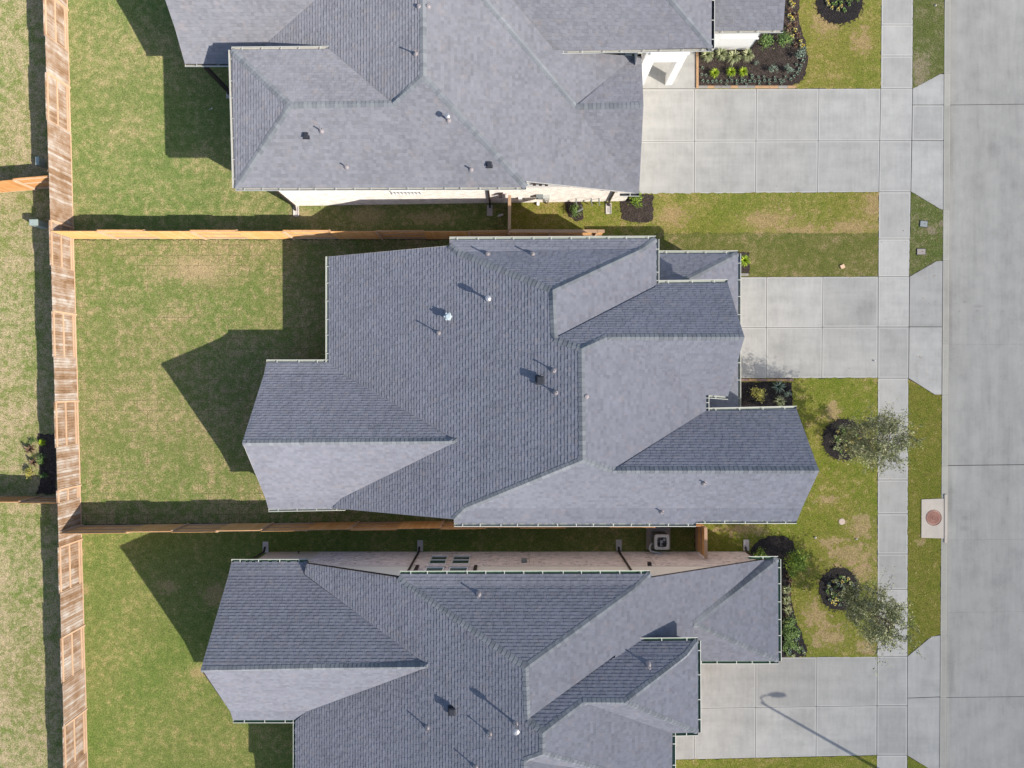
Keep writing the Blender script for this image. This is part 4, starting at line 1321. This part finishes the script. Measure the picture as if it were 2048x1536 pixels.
# ================================================================== things in the verges and on the lawns
def valve(px, py, w, h, rz, label, mat):
    c = P(px, py, .03)
    mb = MB(); mb.box((c.x, c.y, .03), (w + .05, h + .05, .05), 0, rz); mb.box((c.x, c.y, .045), (w, h, .045), 1, rz)
    mb.box((c.x + .05, c.y, .07), (.05, .03, .01), 0, rz)
    tag(mb.build('valve_box', [M_BLACK, mat]), label, 'valve box')
valve(1847, 448, .38, .30, -.1, 'grey square utility valve box set in the verge grass, nearer the upper driveway', M_METALBOX)
valve(1842, 503.5, .44, .30, 0, 'pale grey rectangular utility valve box set in the verge grass, nearer the middle driveway', M_PADC)
c = P(1683, 1043); mb = MB(); mb.tube([(c.x, c.y, -.02), (c.x, c.y, .05)], .17, 20); mb.tube([(c.x, c.y, .05), (c.x, c.y, .058)], .13, 20)
tag(mb.build('round_cover', plain('pinkish_plastic', (.42, .33, .27), .6)), 'small round tan cover set in the front lawn', 'cover')
c = P(1684, 533.5); mb = MB(); mb.box((c.x, c.y, .05), (.22, .2, .09), 0, .4); tag(mb.build('brick', plain('tan_brick', (.62, .42, .28), .8)), 'single tan brick lying on the front lawn', 'brick')
# kerb inlet slab with manhole cover
it = empty('inlet', (0, 0, 0), 'pale concrete storm inlet slab at the kerb holding a round rusty manhole cover', 'storm inlet')
q = [P(1843.5, 999, .06), P(1890.5, 997, .06), P(1889.5, 1077, .06), P(1843, 1075.5, .06)]
mb = MB(); mb.face(q[::-1], 0, None, .6, (90, 90))
for i in range(4): mb.face([q[i], q[(i + 1) % 4], q[(i + 1) % 4] - Vector((0, 0, .3)), q[i] - Vector((0, 0, .3))], 0, None, .4, (90, 90))
mb.build('slab', M_PALE, it)
mb = MB(); c = P(1889, 1037, .05); mb.box((c.x + .06, c.y, .045), (.14, 2.6, .10)); mb.build('hood', M_PALE, it)
c = P(1867.5, 1035.5, .06)
mb = MB(); mb.tube([(c.x, c.y, .05), (c.x, c.y, .075)], .37, 32)
for r_ in (.12, .2, .28): mb.tube([(c.x + r_ * math.cos(t * math.pi / 14), c.y + r_ * math.sin(t * math.pi / 14), .078) for t in range(29)], .011, 4, cap=False)
for k in range(5): mb.box((c.x, c.y - .08 + k * .04, .078), (.16, .018, .014))
mb.build('manhole_cover', M_IRON, it)
mb = MB(); mb.tube([(c.x + .41 * math.cos(t * math.pi / 16), c.y + .41 * math.sin(t * math.pi / 16), .062) for t in range(33)], .02, 5, cap=False); mb.build('rim', M_IRON, it)
for px, py, w, h, H_, lb in ((83, 452, .42, .30, .85, 'pale green utility box standing by the back fence corner'), (82, 328, .2, .42, .5, 'narrow grey utility box on the neighbour side of the back fence')):
    c = P(px + (1024 - px) * 0.0 + 6, py, 0); mb = MB(); mb.box((c.x, c.y, H_ / 2), (w, h, H_)); mb.box((c.x, c.y, H_ + .02), (w * 1.06, h * 1.06, .04)); mb.box((c.x, c.y, H_ + .05), (w * .9, h * .9, .02))
    tag(mb.build('utility_box', M_PLAST), lb, 'utility box')
c = P(1001, 431); mb = MB(); mb.tube([(c.x - .17, c.y - .06, .06), (c.x - .1, c.y - .035, .08), (c.x + .1, c.y + .03, .08), (c.x + .16, c.y + .05, .07)], [.02, .06, .06, .03], 8)
tag(mb.build('plastic_bag', M_WHITE), 'scrap of white plastic lying on the shaded side grass', 'litter')
c = P(1846, 1163)
for i, (px, py, s) in enumerate(((1870, 12, .05), (1712, 1078, .05), (1630, 1075, .06), (424, 218, .05), (420, 220, .03), (1748, 722, .05))):
    c = P(px, py); mb = MB(); mb.tube([(c.x - s, c.y, .04), (c.x, c.y, .07), (c.x + s, c.y + s * .3, .05)], [s * .5, s, s * .4], 6)
    tag(mb.build('stone', M_SPLASH), ['small white pebble on the grass strip at the top by the road', 'pale pebble on the front lawn above the tan patch', 'pale pebble on lawn right of the curved mulch bed',
         'white pebble on the shaded upper back lawn', 'tiny pebble beside the white one on the shaded upper back lawn', 'dark speck of gravel on the middle driveway'][i], 'pebble')

# stone edging around beds
def edging(blocks, label, mat):
    root = MB()
    for (x0, y0_, x1, y1_) in blocks:
        a, b = P(x0, y0_), P(x1, y1_)
        root.box(((a.x + b.x) / 2, (a.y + b.y) / 2, .05), (abs(b.x - a.x) - .012, abs(b.y - a.y) - .012, .11), 1 if R.random() < .35 else 0, 0, R.random())
    tag(root.build('edging', [mat, M_STONE2]), label, 'bed edging')
bl = []
x = 1396
while x < 1590:
    w = R.uniform(13, 19); bl.append((x, 172.5, min(x + w, 1592), 177)); x += w
edging(bl, 'row of grey and tan stone edging along the upper driveway', M_STONE)
bl = []; y = 104
while y < 172: w = R.uniform(14, 18); bl.append((1391.5, y, 1396.5, min(y + w, 177))); y += w
edging(bl, 'short row of tan edging beside the porch slab', M_STONE2)
bl = []; x = 1440
while x < 1585: w = R.uniform(16, 24); bl.append((x, 757.5, min(x + w, 1586), 762.5)); x += w
edging(bl, 'row of reddish stone edging along the middle driveway', plain('red_edging', (.33, .21, .18), .9, var=.2))
edging([(1478, 547, 1496, 552)], 'short grey stone edging below the yellow shrub', M_STONE)

# ================================================================== plants
LM = {
    'olive': leaves('leaf_olive', (0.09, 0.11, 0.04), (0.22, 0.235, 0.095), (0.46, 0.43, 0.26)),
    'green': leaves('leaf_green', (0.045, 0.09, 0.02), (0.12, 0.20, 0.05), (0.24, 0.33, 0.09)),
    'lime': leaves('leaf_lime', (0.10, 0.18, 0.01), (0.25, 0.37, 0.015), (0.48, 0.52, 0.04)),
    'cream': leaves('leaf_variegated', (0.09, 0.13, 0.05), (0.30, 0.33, 0.15), (0.55, 0.53, 0.32)),
    'yellow': leaves('leaf_yellow', (0.16, 0.16, 0.03), (0.42, 0.38, 0.08), (0.62, 0.55, 0.18)),
    'bluish': leaves('leaf_bluish', (0.05, 0.09, 0.06), (0.16, 0.22, 0.16), (0.36, 0.40, 0.30)),
    'red': leaves('leaf_reddish', (0.07, 0.04, 0.03), (0.20, 0.12, 0.07), (0.36, 0.26, 0.15)),
    'bush': leaves('leaf_bush', (0.07, 0.12, 0.015), (0.19, 0.28, 0.03), (0.36, 0.44, 0.07)),
    'flower': leaves('petal_yellow', (0.6, 0.35, 0.02), (0.8, 0.6, 0.05), (0.85, 0.75, 0.3)),
}


def leaf_quad(mb, c, r, rnd, mat=0, up=0.4, tone=None, asp=0.55):
    d = Vector((rnd.gauss(0, 1), rnd.gauss(0, 1), rnd.gauss(0, 0.6))).normalized()
    nrm = Vector((rnd.gauss(0, 1), rnd.gauss(0, 1), rnd.gauss(0, 1) + up * 3)).normalized()
    s = d.cross(nrm)
    if s.length < .05: return
    s.normalize()
    t = rnd.random() if tone is None else tone
    c = Vector(c)
    mb.face([c - d * r, c - s * r * asp, c + d * r, c + s * r * asp], mat, None, t)


def bush(name, rad, h, mat, nleaf, lr, rnd, clumps=9, stem=True):
    """leafy shrub: leaves scattered round many small clumps on short stems"""
    root = bpy.data.objects.new(name, None)
    S.collection.objects.link(root)
    mb, ms = MB(), MB()
    cl = []
    for k in range(clumps):
        a, e = rnd.uniform(0, 6.283), rnd.random() ** .6
        cl.append((Vector((math.cos(a) * rad * .72 * e, math.sin(a) * rad * .72 * e, h * (.55 + .45 * (1 - e * e) * rnd.uniform(.7, 1.1)))), rad * rnd.uniform(.28, .45), rnd.uniform(-.2, .2)))
    for c, r, tt in cl:
        ms.tube([(0, 0, 0), (c.x * .4, c.y * .4, c.z * .5), tuple(c)], [.018, .012, .006], 5, 0, .5, False)
        for k in range(nleaf // clumps):
            v = Vector((rnd.gauss(0, .5), rnd.gauss(0, .5), rnd.gauss(0, .45)))
            leaf_quad(mb, c + v * r * 1.3, lr * rnd.uniform(.6, 1.3), rnd, 0, .5, min(1, max(0, rnd.uniform(.1, .9) + tt)))
    mb.build('foliage', mat, root)
    if stem: ms.build('stem', M_BARK, root)
    return root


def tuft(name, rad, h, mat, nb, w, rnd, flowers=None):
    """starburst of arching blades"""
    root = bpy.data.objects.new(name, None)
    S.collection.objects.link(root)
    mb = MB()
    for k in range(nb):
        a = rnd.uniform(0, 6.283)
        L = rad * rnd.uniform(.65, 1.1)
        hh = h * rnd.uniform(.5, 1.1)
        d = Vector((math.cos(a), math.sin(a), 0)); s = Vector((-d.y, d.x, 0)) * w
        t = rnd.random()
        p = [d * L * f + Vector((0, 0, hh * z)) for f, z in ((.03, 0), (.35, .8), (.7, .95), (1, .55))]
        for i in range(3):
            f0, f1 = (1, .8, .5, .05)[i], (1, .8, .5, .05)[i + 1]
            mb.face([p[i] - s * f0, p[i] + s * f0, p[i + 1] + s * f1, p[i + 1] - s * f1], 0, None, t)
    mb.build('foliage', mat, root)
    if flowers:
        mf = MB()
        for k in range(flowers):
            c = Vector((rnd.uniform(-1, 1) * rad * .5, rnd.uniform(-1, 1) * rad * .5, h * rnd.uniform(.8, 1.1)))
            for q in range(5): leaf_quad(mf, c + Vector((rnd.uniform(-.02, .02), rnd.uniform(-.02, .02), 0)), .03, rnd, 0, 1.5)
        mf.build('flower', LM['flower'], root)
    return root


USED = {}
def plant(proto, px, py, label, cat, group=None, s=1.0, z=0.04, rz=None):
    """first use moves the prototype itself, later uses copy it with its parts"""
    o = proto if proto.name not in USED else copy_tree(proto)
    USED[proto.name] = 1
    USED[o.name] = 1
    o.location = P(px, py, z)
    o.rotation_euler = (0, 0, R.uniform(0, 6.28) if rz is None else rz)
    o.scale = (s, s, s)
    if 'group' in o.keys(): del o['group']
    return tag(o, label, cat, group)


rp = random.Random(11)
VAR = tuft('variegated_shrub', .40, .45, LM['cream'], 120, .020, rp)
LIME = tuft('lime_shrub', .30, .35, LM['lime'], 110, .018, rp)
GRN = bush('green_shrub', .42, .75, LM['green'], 620, .045, rp, 14)
RND = bush('small_round_shrub', .26, .4, LM['bluish'], 300, .03, rp, 9)
BORD = tuft('border_plant', .11, .14, LM['bluish'], 16, .022, rp)
BORD2 = tuft('bedding_plant', .14, .16, LM['green'], 20, .026, rp)
BORD3 = tuft('flowering_plant', .14, .16, LM['olive'], 20, .024, rp, flowers=4)
REDP = tuft('reddish_plant', .18, .22, LM['red'], 26, .022, rp)
PALE = tuft('pale_plant', .15, .16, LM['cream'], 20, .026, rp)

# upper house front bed
for (x, y, l) in ((1412, 114, 'cream variegated shrub nearest the porch slab edge'), (1440, 112, 'cream variegated shrub, second from the porch slab, against the white wall'),
                  (1463, 119, 'large cream variegated shrub in the middle of the row by the white wall'), (1492, 114, 'cream variegated shrub at the right end of the row by the white wall')):
    plant(VAR, x, y, l, 'shrub', 'cream variegated shrubs by the white wall', 1.15 if x == 1463 else 1.0)
for (x, y, l) in ((1427, 149, 'lime yellow shrub left of the other two lime shrubs'), (1460, 147, 'lime yellow shrub between the two other lime shrubs'), (1484, 146, 'lime yellow shrub right of the other two lime shrubs')):
    plant(LIME, x, y, l, 'shrub', 'lime yellow shrubs in the upper bed')
for (x, y, l) in ((1525, 92, 'dark green shrub by the white wall corner'), (1562, 88, 'green shrub in the bed right of the darker one'),):
    plant(GRN, x, y, l, 'shrub', 'green shrubs in the upper bed')
for (x, y, l, s) in ((1543, 142, 'small round grey green shrub left of its twin near the stone edging', 1), (1573, 141, 'small round grey green shrub right of its twin near the stone edging', 1),
                  (1596, 113, 'grey green shrub near the right bulge of the upper bed', 1.15), (1511, 128, 'tiny dark green shrub in the bare mulch', .55)):
    plant(RND, x, y, l, 'shrub', 'small round shrubs in the upper bed', s)
gb = 'border plants in the upper mulch bed'
lb = 'small bluish border plant at the rim of the upper mulch bed'
for k in range(18): plant(BORD, 1404 + k * 9.6 + rp.uniform(-2, 2), 163 + rp.uniform(-1.5, 1.5), lb, 'bedding plant', gb)
for k in range(12): plant(BORD, 1450 + k * 11 + rp.uniform(-2, 2), 169 - (k % 2) * 13 + rp.uniform(-1.5, 1.5), lb, 'bedding plant', gb, .85)
for (x, y) in ((1580, 160), (1587, 154), (1593, 148), (1586, 143), (1597, 140), (1601, 132), (1592, 130), (1604, 124), (1606, 115), (1603, 105), (1404, 137), (1403, 150), (1411, 152), (1503, 152), (1516, 155), (1607, 98)):
    plant(BORD, x, y, lb, 'bedding plant', gb, rp.uniform(.8, 1.2))
gr = 'reddish and yellow plants along the right edge of the upper bed'
for k, (x, y) in enumerate(((1580, 5), (1578, 22), (1583, 40), (1576, 55), (1588, 62), (1594, 72), (1583, 75), (1575, 68), (1600, 84), (1590, 92), (1584, 12), (1590, 32), (1577, 33), (1589, 50), (1602, 94))):
    plant(REDP if k % 2 else BORD3, x, y, 'low reddish plant beside the front roof corner' if k % 2 else 'low plant with small yellow flowers beside the front roof corner', 'bedding plant',
          gr if k % 2 else gr + ', flowering', rp.uniform(.9, 1.3))
def fill_ring(cx, cy, rx, ry, n, lab, grp, protos):
    pts = []
    tries = 0
    while len(pts) < n and tries < 4000:
        tries += 1
        a, r_ = rp.uniform(0, 6.283), math.sqrt(rp.random())
        x, y = cx + rx * r_ * math.cos(a), cy + ry * r_ * math.sin(a)
        if all((x - u) ** 2 + (y - v) ** 2 > 30 for u, v in pts): pts.append((x, y))
    for i, (x, y) in enumerate(pts):
        pr, suf = protos[i % len(protos)]
        plant(pr, x, y, suf + ' ' + lab, 'bedding plant', suf + ' plants ' + grp, rp.uniform(.8, 1.15))
fill_ring(1681, -4, 38, 28, 32, 'in the round bed cut by the top edge', 'in the round bed at the top', ((BORD2, 'small green plant'), (BORD3, 'small plant with yellow flowers')))
fill_ring(1689, 882, 27, 27, 28, 'under the tree nearest the middle house', 'under the upper tree', ((BORD2, 'small green plant'), (BORD3, 'small plant with yellow flowers'), (PALE, 'small pale plant')))
fill_ring(1680, 1182, 28, 31, 34, 'under the tree nearest the lower house', 'under the lower tree', ((BORD2, 'small green plant'), (BORD, 'small bluish plant'), (PALE, 'small pale plant'), (BORD3, 'small plant with yellow flowers')))
# upper house side
B4 = bush('broadleaf_shrub', .46, .55, LM['bush'], 420, .06, rp, 12)
plant(B4, 1270, 402, 'bright green shrub in the small brown bed at the driveway corner', 'shrub')
B5 = bush('leafy_shrub', .34, .45, LM['green'], 380, .04, rp, 10)
plant(B5, 1149, 424, 'dark green shrub beside the gas pipes on the cream brick wall', 'shrub')
# middle house
plant(LIME, 1486, 522, 'lime yellow shrub beside the garage eave and the front lawn', 'shrub', None, 1.2)
YE = bush('yellow_shrub', .42, .7, LM['yellow'], 620, .045, rp, 14)
plant(YE, 1510, 788, 'large yellow leaved shrub in the black bed by the middle driveway', 'shrub')
SP = tuft('spiky_plant', .42, .35, LM['bluish'], 46, .026, rp)
plant(SP, 1555, 773, 'spiky pale green starburst plant beside the yellow leaved shrub', 'shrub')
plant(VAR, 1557, 802, 'yellowish tufted plant below the spiky starburst plant', 'shrub', None, .85)
plant(RND, 1573, 788, 'small green shrub at the right end of the black bed', 'shrub', None, .8)
# lower house bed
TR = bush('round_tree_shrub', .62, 1.9, LM['bush'], 1500, .055, rp, 26)
plant(TR, 1572, 1108, 'tall bright green shrub rising beside the lower house roof corner', 'shrub')
B6 = bush('rose_shrub', .34, .6, LM['bush'], 380, .035, rp, 12)
plant(B6, 1515, 1104, 'small green shrub at the lower house wall corner', 'shrub')
plant(B6, 1578, 1140, 'green shrub just below the tall bright green one', 'shrub', None, .9)
for x, y, l in ((1570, 1177, 'topmost'), (1570, 1198, 'middle'), (1573, 1218, 'lowest')):
    plant(VAR, x, y, f'{l} of three pale green tufts beside the lower house roof', 'shrub', 'pale green tufts beside the lower house roof', .72)
for x, y, l in ((1574, 1243, 'left upper'), (1582, 1262, 'right middle'), (1570, 1266, 'left middle'), (1578, 1285, 'lowest')):
    plant(B5, x, y, f'{l} leafy green shrub in the lower mass of the long bed', 'shrub', 'leafy shrubs in the long bed', 1.05)
gl = 'bedding plants at the lower end of the long bed'
for k in range(46):
    y = rp.uniform(1236, 1310)
    x = rp.uniform(1566, 1588 + (y - 1236) * .27)
    plant((BORD2, PALE, BORD)[k % 3], x, y, ('small green', 'small pale', 'small bluish')[k % 3] + ' bedding plant at the lower end of the long bed', 'bedding plant', gl + (', green', ', pale', ', bluish')[k % 3], rp.uniform(.8, 1.1))
for k in range(10):
    plant(REDP, 1566 + rp.uniform(0, 18), 1150 + k * 9, 'low reddish plant along the lower house roof edge', 'bedding plant', 'low reddish plants in the long bed', rp.uniform(.6, .9))
# neighbour bed behind the back fence
plant(YE, 66, 944, 'yellow leaved shrub behind the back fence', 'shrub', None, .62)
plant(REDP, 66, 898, 'reddish shrub behind the back fence, nearer the top', 'shrub', None, 1.9)
plant(REDP, 72, 924, 'reddish shrub just above the yellow one behind the back fence', 'shrub', None, 1.6)
plant(LIME, 88, 884, 'lime tuft in the black bed behind the back fence', 'shrub', None, .8)
plant(B5, 88, 918, 'dark green shrub in the middle of the black bed behind the back fence', 'shrub', None, .8)
plant(BORD2, 92, 950, 'small green plant low in the black bed behind the back fence', 'bedding plant', None, 1.6)
plant(B5, 68, 882, 'dark green shrub at the top of the black bed behind the back fence', 'shrub', None, .5)

# ================================================================== young street trees
def tree(px, py, seed, label, H=6.0, lean=(0.0, 0.0), z0=1.25, rad=1.25, nl=5200):
    rnd = random.Random(seed)
    c = P(px, py, 0)
    root = empty('young_oak_tree', (c.x, c.y, 0), label, 'tree')
    mt, ml = MB(), MB()
    tp = [Vector((lean[0] * t * t, lean[1] * t * t, H * .93 * t)) + Vector((math.sin(t * 5 + seed) * .05, math.cos(t * 4 + seed) * .05, 0)) for t in [i / 8 for i in range(9)]]
    mt.tube(tp, [.062, .055, .048, .042, .035, .028, .02, .013, .006], 8)
    tips = []
    nb = 54
    for k in range(nb):
        t = .20 + .78 * (k / nb)
        i = min(7, int(t * 8)); f = t * 8 - i
        p = tp[i].lerp(tp[i + 1], f)
        a = k * 2.4 + rnd.uniform(-.5, .5)
        prof = math.sin(math.pi * min(1, (t - .12) / .9)) ** .7
        L = rad * (0.3 + .75 * prof) * rnd.uniform(.55, 1.1)
        d = Vector((math.cos(a), math.sin(a), rnd.uniform(.25, .8)))
        e = p + d * L * .8
        m = p.lerp(e, .5) + Vector((0, 0, .06 * L))
        mt.tube([p, m, e], [.016, .011, .005], 5, 0, .5, False)
        for j in range(9):
            q = m.lerp(e, rnd.uniform(0, 1.15)) + Vector((rnd.gauss(0, .16), rnd.gauss(0, .16), rnd.gauss(0, .14))) * (L + .3)
            tips.append((m.lerp(e, rnd.uniform(.1, .9)), q))
            mt.tube([tips[-1][0], q], [.005, .003], 4, 0, .5, False)
    per = nl // len(tips)
    for a, q in tips:
        tt = rnd.uniform(-.25, .25)
        for k in range(per):
            f = rnd.uniform(.25, 1.25)
            c_ = a.lerp(q, f) + Vector((rnd.gauss(0, .07), rnd.gauss(0, .07), rnd.gauss(0, .06)))
            leaf_quad(ml, c_, rnd.uniform(.036, .068), rnd, 0, .3, min(1, max(0, rnd.random() * .9 + tt)), .38)
    mt.build('trunk', M_BARK, root)
    ml.build('crown', LM['olive'], root)
    return root
tree(1690, 876, 3, 'young sparse tree overhanging the pavement, the one opposite the middle house', 5.3, (.0, 0.25), rad=1.75, nl=12000)
tree(1685, 1182, 8, 'young sparse tree overhanging the pavement, the one opposite the lower house', 5.6, (.0, -0.2), rad=1.75, nl=12500)

# ------------------------------------------------------------------ litter that nobody could count: bark chips spilled round the beds, fallen leaves
def scatter(name, spots, mat, n, size, z=0.034):
    rnd = random.Random(len(spots) + n)
    mb = MB()
    for k in range(n):
        x, y, sx, sy = spots[k % len(spots)]
        c = P(x + rnd.gauss(0, sx), y + rnd.gauss(0, sy), z)
        a = rnd.uniform(0, 6.28); r = size * rnd.uniform(.5, 1.4)
        d = Vector((math.cos(a) * r, math.sin(a) * r, rnd.uniform(0, .01))); s = Vector((-math.sin(a) * r * .45, math.cos(a) * r * .45, rnd.uniform(0, .008)))
        mb.face([c - d, c - s, c + d, c + s], 0, None, rnd.random())
    return tag(mb.build(name, mat), kind='stuff')


edge = []
for cx, cy, rx, ry in ((1679, 8, 47, 41), (1686, 879, 42, 41), (1678, 1178, 41, 44)):
    edge += [(x, y, 2.5, 2.5) for x, y in ring(cx, cy, rx, ry)]
edge += [(1613, 110, 3, 10), (1608, 150, 3, 6), (1600, 60, 3, 10), (1240, 420, 3, 8), (1270, 446, 12, 3), (1587, 1170, 3, 14), (1596, 1240, 3, 12), (1612, 1290, 3, 10), (1530, 1073, 10, 3), (1586, 1090, 3, 8), (1585, 800, 3, 12)]
scatter('bark_chips', edge, M_MULCHB, 1400, 0.035)
fall = leaves('fallen_leaf', (0.16, 0.09, 0.04), (0.34, 0.22, 0.11), (0.55, 0.45, 0.28))
scatter('fallen_leaves', [(1700, 900, 60, 60), (1690, 1180, 60, 50), (1600, 1000, 80, 60), (1600, 450, 90, 40), (300, 700, 90, 200), (300, 200, 80, 120), (300, 1300, 80, 120), (30, 700, 30, 500), (1850, 900, 20, 200), (1850, 470, 16, 40)], fall, 1500, 0.03)
